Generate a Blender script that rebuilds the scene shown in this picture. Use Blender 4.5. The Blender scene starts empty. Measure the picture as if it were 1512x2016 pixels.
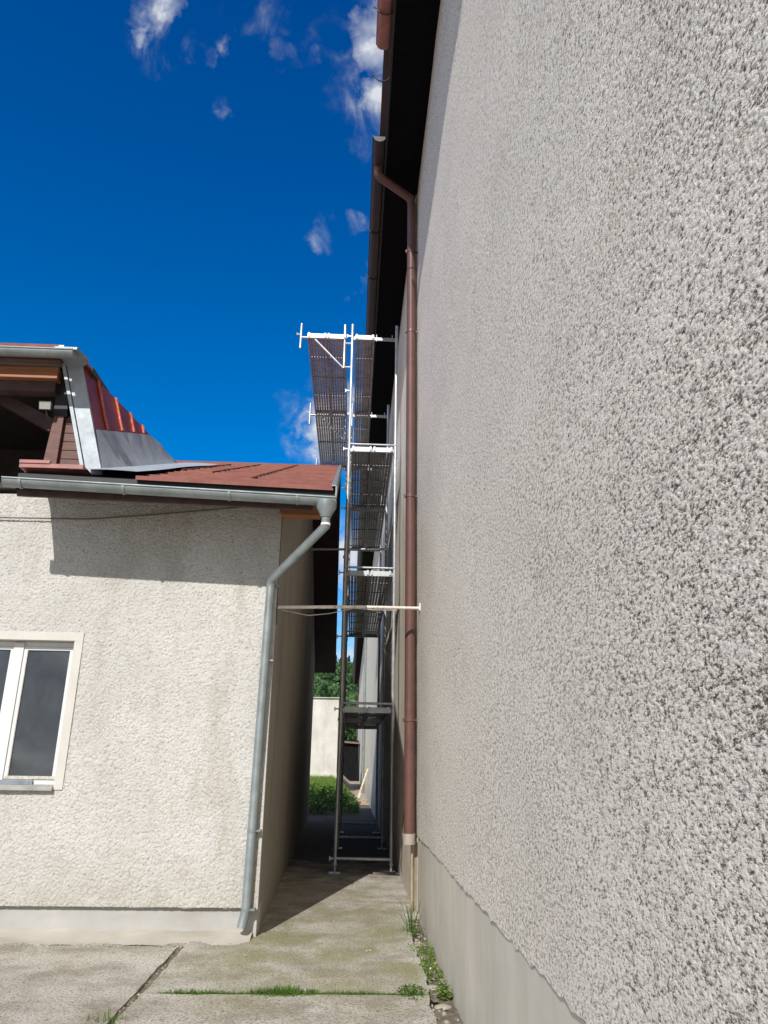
import bpy, math, random
import numpy as np
from mathutils import Vector, Matrix

R = math.radians
rnd = random.Random(7)
scene = bpy.context.scene
col = scene.collection

# ------------------------------------------------------------------ camera
PITCH, YAW, ROLL = R(18.4), R(2.2), R(0.88)
CAM_H = 1.42
def make_camera():
    cd = bpy.data.cameras.new("camera")
    cd.sensor_fit = 'VERTICAL'; cd.sensor_height = 24.0
    cd.lens = 24.0 * 1470.0 / 2016.0
    cd.clip_start = 0.05; cd.clip_end = 3000
    co = bpy.data.objects.new("camera", cd); col.objects.link(co)
    sy, cy, sp, cp = math.sin(YAW), math.cos(YAW), math.sin(PITCH), math.cos(PITCH)
    f = Vector((sy*cp, cy*cp, sp)); r = Vector((cy, -sy, 0)); u = r.cross(f)
    r2 = math.cos(ROLL)*r + math.sin(ROLL)*u; u2 = -math.sin(ROLL)*r + math.cos(ROLL)*u
    m = Matrix((( r2.x, u2.x, -f.x, 0), (r2.y, u2.y, -f.y, 0), (r2.z, u2.z, -f.z, CAM_H), (0, 0, 0, 1)))
    co.matrix_world = m
    scene.camera = co
make_camera()

# ------------------------------------------------------------------ light, sky, exposure
SUN_DIR = Vector((0.274, 1.0, -0.77)).normalized()          # the way the light travels
SUN_EL = math.asin(-SUN_DIR.z)
SUN_STRENGTH = 4.6
SKY_STRENGTH = 0.085
sl = bpy.data.lights.new("sun", 'SUN'); sl.energy = SUN_STRENGTH; sl.angle = R(0.53); sl.color = (1.0, 0.97, 0.925)
so = bpy.data.objects.new("sun", sl); col.objects.link(so)
so.rotation_euler = SUN_DIR.to_track_quat('-Z', 'Y').to_euler()
so.location = (-4, -12, 14)
scene.view_settings.view_transform = 'Standard'
scene.view_settings.look = 'None'
scene.view_settings.gamma = 1.0
scene.view_settings.exposure = 0.0
scene.render.engine = 'CYCLES'
scene.cycles.use_denoising = True
scene.cycles.max_bounces = 6; scene.cycles.sample_clamp_indirect = 4.0
scene.cycles.diffuse_bounces = 4
scene.cycles.transparent_max_bounces = 8

world = bpy.data.worlds.new("World"); scene.world = world; world.use_nodes = True
def build_world():
    nt = world.node_tree; N = nt.nodes; L = nt.links
    for n in list(N): N.remove(n)
    out = N.new('ShaderNodeOutputWorld'); bg = N.new('ShaderNodeBackground'); bg.inputs['Strength'].default_value = SKY_STRENGTH
    L.new(bg.outputs[0], out.inputs[0])
    sky = N.new('ShaderNodeTexSky'); sky.sky_type = 'NISHITA'; sky.sun_disc = False
    sky.sun_elevation = SUN_EL
    sky.sun_rotation = math.atan2(-SUN_DIR.x, -SUN_DIR.y)
    sky.altitude = 600; sky.air_density = 1.0; sky.dust_density = 0.3; sky.ozone_density = 3.0
    hs = N.new('ShaderNodeHueSaturation'); hs.inputs['Saturation'].default_value = 1.30; hs.inputs['Value'].default_value = 1.0
    tintn = N.new('ShaderNodeMix'); tintn.data_type = 'RGBA'; tintn.blend_type = 'MULTIPLY'; tintn.inputs['Factor'].default_value = 1.0
    L.new(sky.outputs[0], tintn.inputs['A']); 
    g0 = N.new('ShaderNodeTexCoord'); g1 = N.new('ShaderNodeSeparateXYZ'); L.new(g0.outputs['Generated'], g1.inputs[0])
    gr_ = N.new('ShaderNodeMapRange'); L.new(g1.outputs['Z'], gr_.inputs['Value']); gr_.inputs['From Min'].default_value = .80; gr_.inputs['From Max'].default_value = .30
    tm = N.new('ShaderNodeMix'); tm.data_type = 'RGBA'; L.new(gr_.outputs[0], tm.inputs['Factor']); tm.inputs['A'].default_value = SKY_TINT; tm.inputs['B'].default_value = SKY_LOW
    L.new(tm.outputs['Result'], tintn.inputs['B'])
    L.new(tintn.outputs['Result'], hs.inputs['Color'])
    tc = N.new('ShaderNodeTexCoord')
    nrm = N.new('ShaderNodeVectorMath'); nrm.operation = 'NORMALIZE'; L.new(tc.outputs['Generated'], nrm.inputs[0])
    d = nrm.outputs[0]
    # ragged noise that breaks up the clouds
    def noise(scale, detail, rough, dist=0.0):
        n = N.new('ShaderNodeTexNoise'); n.inputs['Scale'].default_value = scale; n.inputs['Detail'].default_value = detail
        n.inputs['Roughness'].default_value = rough; n.inputs['Distortion'].default_value = dist
        L.new(d, n.inputs['Vector']); return n
    wob = noise(9.0, 5, 0.6)
    sub = N.new('ShaderNodeVectorMath'); sub.operation = 'SUBTRACT'; L.new(wob.outputs['Color'], sub.inputs[0]); sub.inputs[1].default_value = (.5, .5, .5)
    scl = N.new('ShaderNodeVectorMath'); scl.operation = 'SCALE'; L.new(sub.outputs[0], scl.inputs[0]); scl.inputs['Scale'].default_value = 0.15
    wd = N.new('ShaderNodeVectorMath'); wd.operation = 'ADD'; L.new(d, wd.inputs[0]); L.new(scl.outputs[0], wd.inputs[1])
    nz = noise(13.0, 9, 0.62, 0.8)
    mask = None
    def math_(op, a, b=None, clamp=False):
        m = N.new('ShaderNodeMath'); m.operation = op; m.use_clamp = clamp
        for i, v in enumerate((a, b)):
            if v is None: continue
            if isinstance(v, (int, float)): m.inputs[i].default_value = v
            else: L.new(v, m.inputs[i])
        return m.outputs[0]
    for (cx, cy, cz, rad, dens) in CLOUDS:
        s = N.new('ShaderNodeVectorMath'); s.operation = 'DISTANCE'
        L.new(wd.outputs[0], s.inputs[0]); s.inputs[1].default_value = (cx, cy, cz); rad *= 1.25
        mr = N.new('ShaderNodeMapRange'); mr.interpolation_type = 'SMOOTHSTEP'
        L.new(s.outputs['Value'], mr.inputs['Value'])
        mr.inputs['From Min'].default_value = rad; mr.inputs['From Max'].default_value = 0.0
        mr.inputs['To Min'].default_value = 0.0; mr.inputs['To Max'].default_value = dens
        mask = mr.outputs[0] if mask is None else math_('MAXIMUM', mask, mr.outputs[0])
    # broad cumulus low on the horizon; unseen cloud added behind viewer as fill light
    sep = N.new('ShaderNodeSeparateXYZ'); L.new(d, sep.inputs[0])
    big = noise(3.1, 8, 0.58)
    back = N.new('ShaderNodeMapRange'); L.new(sep.outputs['Y'], back.inputs['Value'])
    back.inputs['From Min'].default_value = 0.25; back.inputs['From Max'].default_value = -0.1
    back.inputs['To Min'].default_value = 0.0; back.inputs['To Max'].default_value = 1.0
    bigm = N.new('ShaderNodeMapRange'); L.new(big.outputs['Fac'], bigm.inputs['Value'])
    bigm.inputs['From Min'].default_value = 0.36; bigm.inputs['From Max'].default_value = 0.52
    bk = math_('MULTIPLY', back.outputs[0], bigm.outputs[0])
    # cloud amount = blob mask minus noise threshold
    t = N.new('ShaderNodeMapRange'); L.new(nz.outputs['Fac'], t.inputs['Value'])
    t.inputs['From Min'].default_value = 0.40; t.inputs['From Max'].default_value = 0.78; t.interpolation_type = 'SMOOTHSTEP'
    # thin parts break into wisps, the thick cores stay closed
    core = math_('MULTIPLY', math_('SUBTRACT', mask, 0.62), 1.1, True)
    a = math_('ADD', math_('MULTIPLY', math_('MULTIPLY', mask, 1.5), t.outputs[0]), core, True)
    low = N.new('ShaderNodeMapRange'); L.new(sep.outputs['Z'], low.inputs['Value'])
    low.inputs['From Min'].default_value = 0.30; low.inputs['From Max'].default_value = 0.18
    lowm = N.new('ShaderNodeMapRange'); L.new(big.outputs['Fac'], lowm.inputs['Value'])
    lowm.inputs['From Min'].default_value = 0.40; lowm.inputs['From Max'].default_value = 0.60; lowm.inputs['To Max'].default_value = .85
    bk = math_('MAXIMUM', bk, math_('MULTIPLY', low.outputs[0], lowm.outputs[0]))
    amt = math_('MAXIMUM', a, bk, True)
    mix = N.new('ShaderNodeMix'); mix.data_type = 'RGBA'
    L.new(amt, mix.inputs['Factor']); L.new(hs.outputs[0], mix.inputs['A'])
    mix.inputs['B'].default_value = CLOUD_COL
    L.new(mix.outputs['Result'], bg.inputs['Color'])
CLOUD_COL = (8.3, 8.7, 9.4, 1)
SKY_TINT = (.80, 1.10, 1.70, 1); SKY_LOW = (1.28, 1.62, 1.90, 1)
CLOUDS = [(-0.2082, 0.602, 0.7709, 0.0412, 0.95), (-0.2114, 0.6179, 0.7573, 0.0306, 0.8), (-0.217, 0.6366, 0.7401, 0.0268, 1.05), (-0.1857, 0.6294, 0.7545, 0.0268, 0.85), (-0.2491, 0.6118, 0.7508, 0.0289, 1.0), (-0.235, 0.6225, 0.7465, 0.0306, 0.8), (-0.1117, 0.6137, 0.7816, 0.0238, 0.42), (-0.0892, 0.6392, 0.7638, 0.0187, 0.4), (-0.1491, 0.6329, 0.7597, 0.0128, 0.5), (0.0019, 0.6249, 0.7807, 0.0599, 1.25), (-0.0222, 0.6181, 0.7858, 0.0368, 0.7), (0.0101, 0.6739, 0.7388, 0.0505, 1.1), (-0.0199, 0.6614, 0.7498, 0.0308, 0.45), (-0.0077, 0.7071, 0.7071, 0.0213, 0.35), (-0.17, 0.6827, 0.7106, 0.0162, 0.55), (-0.0492, 0.7788, 0.6253, 0.0159, 0.6), (-0.006, 0.7794, 0.6264, 0.0135, 0.5), (0.0007, 0.8132, 0.582, 0.0162, 0.5), (-0.0288, 0.8217, 0.5692, 0.0114, 0.35), (-0.0491, 0.9073, 0.4175, 0.0522, 1.7), (-0.0442, 0.9218, 0.3851, 0.0406, 1.2), (-0.0632, 0.9185, 0.3904, 0.0287, 0.9), (-0.0269, 0.8957, 0.4438, 0.0437, 1.2), (-0.0109, 0.9652, 0.2613, 0.0636, 1.0), (-0.0169, 0.9818, 0.189, 0.0505, 0.7), (-0.0031, 0.9914, 0.1305, 0.0584, 0.9), (-0.0359, 0.9925, 0.1168, 0.0498, 0.7)]
build_world()

# ------------------------------------------------------------------ materials
def newmat(name):
    m = bpy.data.materials.new(name); m.use_nodes = True
    nt = m.node_tree; b = nt.nodes['Principled BSDF']
    return m, nt, nt.nodes, nt.links, b
def ramp(N, L, src, stops):
    r = N.new('ShaderNodeValToRGB'); L.new(src, r.inputs[0])
    el = r.color_ramp.elements
    while len(el) < len(stops): el.new(0.5)
    for e, (p, c) in zip(el, stops):
        e.position = p; e.color = (c[0], c[1], c[2], 1)
    return r.outputs[0]
def tnoise(N, L, vec, scale, detail=4, rough=0.55, dist=0.0):
    n = N.new('ShaderNodeTexNoise'); n.inputs['Scale'].default_value = scale; n.inputs['Detail'].default_value = detail
    n.inputs['Roughness'].default_value = rough; n.inputs['Distortion'].default_value = dist
    L.new(vec, n.inputs['Vector']); return n.outputs['Fac']
def objcoord(N, L, scale=(1, 1, 1)):
    tc = N.new('ShaderNodeNewGeometry'); mp = N.new('ShaderNodeMapping'); L.new(tc.outputs['Position'], mp.inputs['Vector'])
    mp.inputs['Scale'].default_value = scale
    return mp.outputs[0]
def mixc(N, L, fac, a, b, mode='MIX'):
    m = N.new('ShaderNodeMix'); m.data_type = 'RGBA'; m.blend_type = mode
    if isinstance(fac, (int, float)): m.inputs['Factor'].default_value = fac
    else: L.new(fac, m.inputs['Factor'])
    for k, v in (('A', a), ('B', b)):
        if isinstance(v, tuple): m.inputs[k].default_value = (v[0], v[1], v[2], 1)
        else: L.new(v, m.inputs[k])
    return m.outputs['Result']
def bump(N, L, b, src, strength, dist):
    n = N.new('ShaderNodeBump'); n.inputs['Strength'].default_value = strength; n.inputs['Distance'].default_value = dist
    L.new(src, n.inputs['Height']); L.new(n.outputs[0], b.inputs['Normal'])
def plain(name, c, rough=0.6, metal=0.0, var=0.25, vscale=8.0, bstr=0.15, bscale=60, bdist=0.002, stretch=(1, 1, 1), spec=0.5, stain=None):
    m, nt, N, L, b = newmat(name)
    v = objcoord(N, L, stretch)
    n1 = tnoise(N, L, v, vscale, 5, 0.6)
    lo = tuple(x*(1-var) for x in c); hi = tuple(min(1, x*(1+var)) for x in c)
    cc = ramp(N, L, n1, [(0.3, lo), (0.7, hi)])
    if stain:
        n2 = tnoise(N, L, v, vscale*2.3, 6, 0.7)
        f = ramp(N, L, n2, [(0.56, (0, 0, 0)), (0.70, (1, 1, 1))])
        cc = mixc(N, L, f, cc, stain)
    L.new(cc, b.inputs['Base Color'])
    b.inputs['Roughness'].default_value = rough; b.inputs['Metallic'].default_value = metal
    b.inputs['Specular IOR Level'].default_value = spec
    if bstr:
        bump(N, L, b, tnoise(N, L, v, bscale, 4), bstr, bdist)
    return m

def mat_chip_wall():
    # white marble chips thrown on grey cement: the chips stand proud of it
    m, nt, N, L, b = newmat('chip_render')
    v = objcoord(N, L, (1, .48, 1))
    at = N.new('ShaderNodeAttribute'); at.attribute_name = 'relief'
    fine = tnoise(N, L, v, 420, 2, 0.6)
    mid = tnoise(N, L, v, 230, 3, 0.6); clump = tnoise(N, L, v, 82, 5, 0.78)
    big = tnoise(N, L, v, 1.3, 5, 0.6)
    ad = N.new('ShaderNodeMath'); ad.operation = 'MULTIPLY_ADD'; L.new(fine, ad.inputs[0]); ad.inputs[1].default_value = 0.55
    hb_ = N.new('ShaderNodeMath'); hb_.operation = 'MULTIPLY_ADD'; L.new(at.outputs['Fac'], hb_.inputs[0]); hb_.inputs[1].default_value = .30
    hm_ = N.new('ShaderNodeMath'); hm_.operation = 'MULTIPLY'; L.new(mid, hm_.inputs[0]); hm_.inputs[1].default_value = .75; hc_ = N.new('ShaderNodeMath'); hc_.operation = 'MULTIPLY_ADD'; L.new(clump, hc_.inputs[0]); hc_.inputs[1].default_value = 1.35; L.new(hm_.outputs[0], hc_.inputs[2]); L.new(hc_.outputs[0], hb_.inputs[2]); L.new(hb_.outputs[0], ad.inputs[2])
    ad2 = N.new('ShaderNodeMath'); ad2.operation = 'MULTIPLY_ADD'; L.new(big, ad2.inputs[0]); ad2.inputs[1].default_value = 0.09; L.new(ad.outputs[0], ad2.inputs[2])
    half = N.new('ShaderNodeMath'); half.operation = 'MULTIPLY'; L.new(ad2.outputs[0], half.inputs[0]); half.inputs[1].default_value = .3345
    cc = ramp(N, L, half.outputs[0], [(0.435, (.125, .105, .085)), (0.474, (.36, .32, .27)), (0.502, (.79, .725, .635)), (0.56, (.92, .86, .765))])
    tint = tnoise(N, L, v, 2.2, 6, 0.65)
    cc = mixc(N, L, ramp(N, L, tint, [(0.5, (0, 0, 0)), (0.75, (.18, .18, .18))]), cc, (.62, .54, .45))
    L.new(cc, b.inputs['Base Color']); b.inputs['Roughness'].default_value = 0.85
    b.inputs['Specular IOR Level'].default_value = 0.2
    sm = N.new('ShaderNodeMath'); sm.operation = 'ADD'; L.new(fine, sm.inputs[0]); L.new(mid, sm.inputs[1])
    s2 = N.new('ShaderNodeMath'); s2.operation = 'MULTIPLY_ADD'; L.new(clump, s2.inputs[0]); s2.inputs[1].default_value = 2.6; L.new(sm.outputs[0], s2.inputs[2])
    bump(N, L, b, s2.outputs[0], 0.85, 0.0032)
    return m
def mat_left_plaster(name='rough_plaster', base=(.530, .512, .475), bd=0.004):
    m, nt, N, L, b = newmat(name)
    v = objcoord(N, L); vs = objcoord(N, L, (1, 1, .35))
    n1 = tnoise(N, L, v, 1.1, 6, 0.6); n2 = tnoise(N, L, v, 5.0, 5, 0.65); st = tnoise(N, L, vs, 2.0, 6, 0.7)
    cc = ramp(N, L, n1, [(0.3, tuple(x*.90 for x in base)), (0.68, tuple(min(1, x*1.08) for x in base))])
    cc = mixc(N, L, ramp(N, L, n2, [(0.5, (0, 0, 0)), (0.8, (.5, .5, .5))]), cc, tuple(x*f for x, f in zip(base, (.80, .76, .66))))
    cc = mixc(N, L, ramp(N, L, st, [(0.52, (0, 0, 0)), (0.68, (.80, .80, .80))]), cc, tuple(x*f for x, f in zip(base, (.73, .70, .64))))
    dz = N.new('ShaderNodeNewGeometry'); ds = N.new('ShaderNodeSeparateXYZ'); L.new(dz.outputs['Position'], ds.inputs[0])
    dn = N.new('ShaderNodeMath'); dn.operation = 'MULTIPLY_ADD'; L.new(n2, dn.inputs[0]); dn.inputs[1].default_value = -.9; L.new(ds.outputs['Z'], dn.inputs[2])
    dm_ = N.new('ShaderNodeMapRange'); L.new(dn.outputs[0], dm_.inputs['Value']); dm_.inputs['From Min'].default_value = .25; dm_.inputs['From Max'].default_value = -.25; dm_.inputs['To Max'].default_value = .45
    cc = mixc(N, L, dm_.outputs[0], cc, (.36, .33, .27))
    fine = tnoise(N, L, v, 62, 4, 0.65)
    cc = mixc(N, L, ramp(N, L, fine, [(0.33, (.85, .85, .85)), (0.47, (0, 0, 0))]), cc, tuple(x*f for x, f in zip(base, (.5, .48, .45))))
    L.new(cc, b.inputs['Base Color']); b.inputs['Roughness'].default_value = 0.9; b.inputs['Specular IOR Level'].default_value = 0.15
    bump(N, L, b, fine, 0.9, bd)
    return m
def mat_concrete():
    m, nt, N, L, b = newmat('yard_concrete')
    v = objcoord(N, L)
    n1 = tnoise(N, L, v, 0.9, 6, 0.6); sp = tnoise(N, L, v, 60, 4, 0.75); sp2 = tnoise(N, L, v, 27, 5, 0.75); n3 = tnoise(N, L, v, 2.6, 7, 0.65)
    cc = ramp(N, L, n1, [(0.3, (.52, .48, .415)), (0.7, (.66, .62, .55))])
    cc = mixc(N, L, ramp(N, L, n3, [(0.42, (0, 0, 0)), (0.62, (.85, .85, .85))]), cc, (.33, .285, .225))
    # green algae on the middle slab, between the two buildings
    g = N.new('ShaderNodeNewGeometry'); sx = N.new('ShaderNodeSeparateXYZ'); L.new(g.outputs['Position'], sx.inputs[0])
    def rng(o, a, b_, c, d_):
        r1 = N.new('ShaderNodeMapRange'); L.new(sx.outputs[o], r1.inputs['Value']); r1.inputs['From Min'].default_value = a; r1.inputs['From Max'].default_value = b_
        r2 = N.new('ShaderNodeMapRange'); L.new(sx.outputs[o], r2.inputs['Value']); r2.inputs['From Min'].default_value = d_; r2.inputs['From Max'].default_value = c
        mm = N.new('ShaderNodeMath'); mm.operation = 'MULTIPLY'; L.new(r1.outputs[0], mm.inputs[0]); L.new(r2.outputs[0], mm.inputs[1]); return mm.outputs[0]
    al = N.new('ShaderNodeMath'); al.operation = 'MULTIPLY'; L.new(rng('X', -1.4, -.7, .5, .62), al.inputs[0]); L.new(rng('Y', 4.9, 5.6, 7.6, 11.0), al.inputs[1])
    n4 = tnoise(N, L, v, 1.9, 7, 0.62, 0.4)
    am = N.new('ShaderNodeMath'); am.operation = 'MULTIPLY'; L.new(al.outputs[0], am.inputs[0]); L.new(ramp(N, L, n4, [(0.38, (0, 0, 0)), (0.62, (.95, .95, .95))]), am.inputs[1])
    cc = mixc(N, L, am.outputs[0], cc, (.33, .315, .17))
    # passage shade put into the colour: darker with depth, with a ragged front
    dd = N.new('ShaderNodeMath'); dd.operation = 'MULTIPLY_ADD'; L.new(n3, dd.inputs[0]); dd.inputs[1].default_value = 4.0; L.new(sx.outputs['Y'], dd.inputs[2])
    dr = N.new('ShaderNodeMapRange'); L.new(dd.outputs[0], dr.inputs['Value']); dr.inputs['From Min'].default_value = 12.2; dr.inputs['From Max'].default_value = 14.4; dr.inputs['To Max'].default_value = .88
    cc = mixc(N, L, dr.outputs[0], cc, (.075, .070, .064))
    # aggregate grains
    cc = mixc(N, L, ramp(N, L, sp, [(0.38, (.9, .9, .9)), (0.50, (0, 0, 0))]), cc, (.16, .135, .105))
    cc = mixc(N, L, ramp(N, L, sp2, [(0.60, (0, 0, 0)), (0.74, (.6, .6, .6))]), cc, (.60, .55, .47))
    cr = N.new('ShaderNodeTexVoronoi'); cr.feature = 'DISTANCE_TO_EDGE'; cr.inputs['Scale'].default_value = 0.33
    wv = N.new('ShaderNodeVectorMath'); wv.operation = 'ADD'
    nn = N.new('ShaderNodeTexNoise'); nn.inputs['Scale'].default_value = 2.5; nn.inputs['Detail'].default_value = 6; L.new(v, nn.inputs['Vector'])
    L.new(v, wv.inputs[0]); L.new(nn.outputs['Color'], wv.inputs[1]); L.new(wv.outputs[0], cr.inputs['Vector'])
    cc = mixc(N, L, ramp(N, L, cr.outputs['Distance'], [(0.0, (.35, .35, .35)), (0.005, (0, 0, 0))]), cc, (.16, .13, .10))
    L.new(cc, b.inputs['Base Color']); b.inputs['Roughness'].default_value = 0.92; b.inputs['Specular IOR Level'].default_value = 0.2
    s = N.new('ShaderNodeMath'); s.operation = 'MULTIPLY_ADD'; L.new(sp2, s.inputs[0]); s.inputs[1].default_value = 1.6; L.new(sp, s.inputs[2])
    bump(N, L, b, s.outputs[0], 1.0, 0.010)
    return m
def mat_streaky(name, c, streak, sc=(14, 14, .7), amt=.6, rough=.85, fine=40):
    m, nt, N, L, b = newmat(name)
    v = objcoord(N, L, sc); w = objcoord(N, L)
    n = tnoise(N, L, v, 1.0, 5, .6)
    cc = ramp(N, L, tnoise(N, L, w, 1.5, 5, .6), [(0.3, tuple(x*.85 for x in c)), (0.7, tuple(min(1, x*1.12) for x in c))])
    cc = mixc(N, L, ramp(N, L, n, [(0.48, (0, 0, 0)), (0.70, (amt, amt, amt))]), cc, streak)
    L.new(cc, b.inputs['Base Color']); b.inputs['Roughness'].default_value = rough; b.inputs['Specular IOR Level'].default_value = 0.25
    bump(N, L, b, tnoise(N, L, w, fine, 5, .6), .4, .003)
    return m
def mat_zinc(name, c=(.36, .40, .42), rough=.42, metal=.75):
    m, nt, N, L, b = newmat(name)
    w = objcoord(N, L)
    cc = ramp(N, L, tnoise(N, L, w, 6, 6, .65), [(0.3, tuple(x*.8 for x in c)), (0.7, tuple(min(1, x*1.2) for x in c))])
    cc = mixc(N, L, ramp(N, L, tnoise(N, L, w, 23, 5, .7), [(0.62, (0, 0, 0)), (0.78, (.5, .5, .5))]), cc, (.42, .36, .29))
    L.new(cc, b.inputs['Base Color']); b.inputs['Metallic'].default_value = metal
    L.new(ramp(N, L, tnoise(N, L, w, 11, 4, .6), [(0.3, (rough-.1,)*3), (0.7, (rough+.15,)*3)]), b.inputs['Roughness'])
    bump(N, L, b, tnoise(N, L, w, 5, 3, .5), .25, .01)
    return m
def mat_roof(name='red_roof'):
    m, nt, N, L, b = newmat(name)
    w = objcoord(N, L)
    cc = ramp(N, L, tnoise(N, L, w, 3, 6, .65), [(0.3, (.17, .058, .044)), (0.7, (.29, .108, .082))])
    cc = mixc(N, L, ramp(N, L, tnoise(N, L, w, 14, 6, .7), [(0.55, (0, 0, 0)), (0.75, (.5, .5, .5))]), cc, (.33, .17, .12))
    L.new(cc, b.inputs['Base Color']); b.inputs['Roughness'].default_value = .7; b.inputs['Specular IOR Level'].default_value = .3
    bump(N, L, b, tnoise(N, L, w, 30, 4, .6), .3, .004)
    return m
def mat_glass():
    m, nt, N, L, b = newmat('window_glass')
    b.inputs['Base Color'].default_value = (.050, .056, .062, 1); b.inputs['Roughness'].default_value = .08
    b.inputs['Specular IOR Level'].default_value = .6
    w = objcoord(N, L)
    L.new(ramp(N, L, tnoise(N, L, w, 1.6, 4, .55, .5), [(0.32, (.026, .030, .035)), (0.68, (.085, .092, .098))]), b.inputs['Base Color'])  # uneven reflections painted into the base colour with noise
    L.new(ramp(N, L, tnoise(N, L, w, 3, 6, .6), [(0.3, (.05,)*3), (0.7, (.22,)*3)]), b.inputs['Roughness'])
    bump(N, L, b, tnoise(N, L, w, 2, 2, .5), .06, .02)
    return m
def mat_leaf(name, c, var=.5, sc=30):
    m, nt, N, L, b = newmat(name)
    w = objcoord(N, L)
    L.new(ramp(N, L, tnoise(N, L, w, sc, 3, .6), [(0.3, tuple(x*(1-var) for x in c)), (0.7, tuple(x*(1+var) for x in c))]), b.inputs['Base Color'])
    b.inputs['Roughness'].default_value = .55; b.inputs['Specular IOR Level'].default_value = .3
    try:
        b.inputs['Subsurface Weight'].default_value = 0.0
    except Exception: pass
    tr = N.new('ShaderNodeBsdfTranslucent'); tr.inputs['Color'].default_value = (c[0]*1.6, c[1]*1.5, c[2], 1)
    mx = N.new('ShaderNodeMixShader'); mx.inputs[0].default_value = .3
    out = [n for n in N if n.type == 'OUTPUT_MATERIAL'][0]
    L.new(b.outputs[0], mx.inputs[1]); L.new(tr.outputs[0], mx.inputs[2]); L.new(mx.outputs[0], out.inputs[0])
    return m
M = {}
M['chip'] = mat_chip_wall()
M['lplaster'] = mat_left_plaster()
M['sideplaster'] = mat_left_plaster('shaded_side_plaster', (.31, .28, .235))  # darker copy of the front plaster, passage shade put into its colour
M['farplaster'] = mat_left_plaster('smooth_beige_plaster', (.80, .73, .63), .002)
M['whiteplaster'] = mat_streaky('pale_far_plaster', (.58, .555, .51), (.42, .37, .31), (3, 3, .6), .6)
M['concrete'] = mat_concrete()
M['mainplinth'] = mat_streaky('cement_plinth', (.60, .555, .47), (.46, .42, .34), (3.5, 3.5, .7), .45)
M['leftplinth'] = mat_streaky('pale_plinth', (.425, .412, .385), (.32, .295, .25), (1.2, 1.2, 4.5), .7)
M['silltin'] = plain('dull_sill_tin', (.33, .325, .30), .55, .2, .2, 9)
M['haunch'] = mat_streaky('dirty_cement_haunch', (.46, .42, .36), (.32, .28, .22), (1.5, 3, 3), .8)
M['zinc'] = mat_zinc('grey_painted_zinc', (.245, .275, .275), .42, .35)
M['zinclight'] = mat_zinc('bare_galvanised_sheet', (.30, .335, .355), .38, .55)
M['zincdark'] = mat_zinc('weathered_sheet', (.37, .395, .42), .5, .15)
M['galv'] = mat_zinc('galvanised_tube', (.47, .49, .50), .36, .6)
M['sheet'] = mat_zinc('matt_pale_sheet', (.36, .395, .42), .5, .1)
M['deck'] = plain('deck_sheet', (.36, .34, .35), .5, .5, .3, 6, .2, 40)
M['deckcap'] = mat_zinc('deck_end_sheet', (.50, .515, .53), .4, .4)
M['brownpipe'] = plain('brown_painted_pipe', (.128, .060, .049), .42, .0, .15, 4, .1, 50, stain=(.165, .075, .06))
M['browndark0'] = plain('dark_brown_metal', (.060, .032, .028), .45, 0, .2, 4, .1)
M['browndark'] = plain('dark_brown_metal', (.030, .019, .018), .5, 0, .2, 4, .1)
M['redmetal'] = plain('faded_red_metal', (.33, .125, .105), .5, 0, .25, 6, .1)
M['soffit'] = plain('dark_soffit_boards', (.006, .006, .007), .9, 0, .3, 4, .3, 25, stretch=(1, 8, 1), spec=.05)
M['roofblack'] = plain('black_roof_edge', (.022, .020, .022), .6, 0, .3, 9, .3, 30)
M['redroof'] = mat_roof()
M['stepdim'] = plain('dimmed_step_face', (.26, .22, .17), .8, 0, .3, 6)  # brown that tones down the sunlit step face
M['shedblack'] = plain('black_boards', (.012, .012, .013), .9, 0, .3, 3, .2, spec=0.0)  # near-black base colour, no specular
M['seamred'] = plain('dark_red_seam', (.095, .036, .030), .7, 0, .3, 9, .2)
M['redsheet'] = plain('red_painted_sheet', (.215, .040, .030), .40, 0, .35, 5, .35, 6, .01)
M['redseam'] = plain('flaking_red_seam', (.50, .095, .050), .5, 0, .3, 20, .2, 60, stain=(.60, .42, .33))
M['wood'] = plain('brown_stained_wood', (.120, .048, .034), .6, 0, .35, 7, .4, 25, .003, (1, 1, 6))
M['darkwood'] = plain('dark_brown_boards', (.075, .042, .038), .7, 0, .3, 7, .4, 25, .003)
M['woodlight'] = plain('orange_stained_beam', (.32, .13, .055), .6, 0, .3, 6, .4, 25, .003, (.3, 1, 6))
M['woodgrey'] = plain('weathered_grey_board', (.17, .125, .105), .75, 0, .35, 7, .4, 25, .003, (.3, 1, 6))
M['palewood'] = plain('raw_pale_timber', (.55, .43, .29), .7, 0, .3, 8, .3, 30, .002)
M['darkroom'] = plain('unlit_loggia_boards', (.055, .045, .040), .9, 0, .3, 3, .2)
M['whitepaint'] = plain('white_window_paint', (.66, .66, .64), .45, 0, .06, 7, .1, 30, .001, stain=None)
M['peeling'] = plain('peeling_window_paint', (.50, .46, .40), .6, 0, .3, 26, .5, 50, .002, stain=(.24, .15, .09))
M['creamtrim'] = plain('cream_window_surround', (.56, .54, .48), .75, 0, .07, 4, .3, 50, .001)
M['glass'] = mat_glass()
M['rust'] = plain('chipped_cream_paint', (.82, .76, .66), .5, 0, .1, 9, .3, 40, .001, stain=(.27, .11, .05))
M['cable'] = plain('dusty_cable', (.12, .10, .085), .6, 0, .2)
M['palecable'] = plain('pale_cable', (.5, .46, .40), .6, 0, .2)
M['soil'] = plain('damp_soil', (.15, .125, .09), .95, 0, .5, 25, .8, 70, .01)
M['earth'] = plain('dry_dusty_earth', (.36, .31, .24), .95, 0, .35, 3, .7, 18, .03)
M['stone'] = plain('pale_pebble', (.36, .32, .26), .85, 0, .35, 12, .5, 40, .004)
M['grass'] = mat_leaf('grass_blade', (.085, .17, .020), .35, 14)
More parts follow.
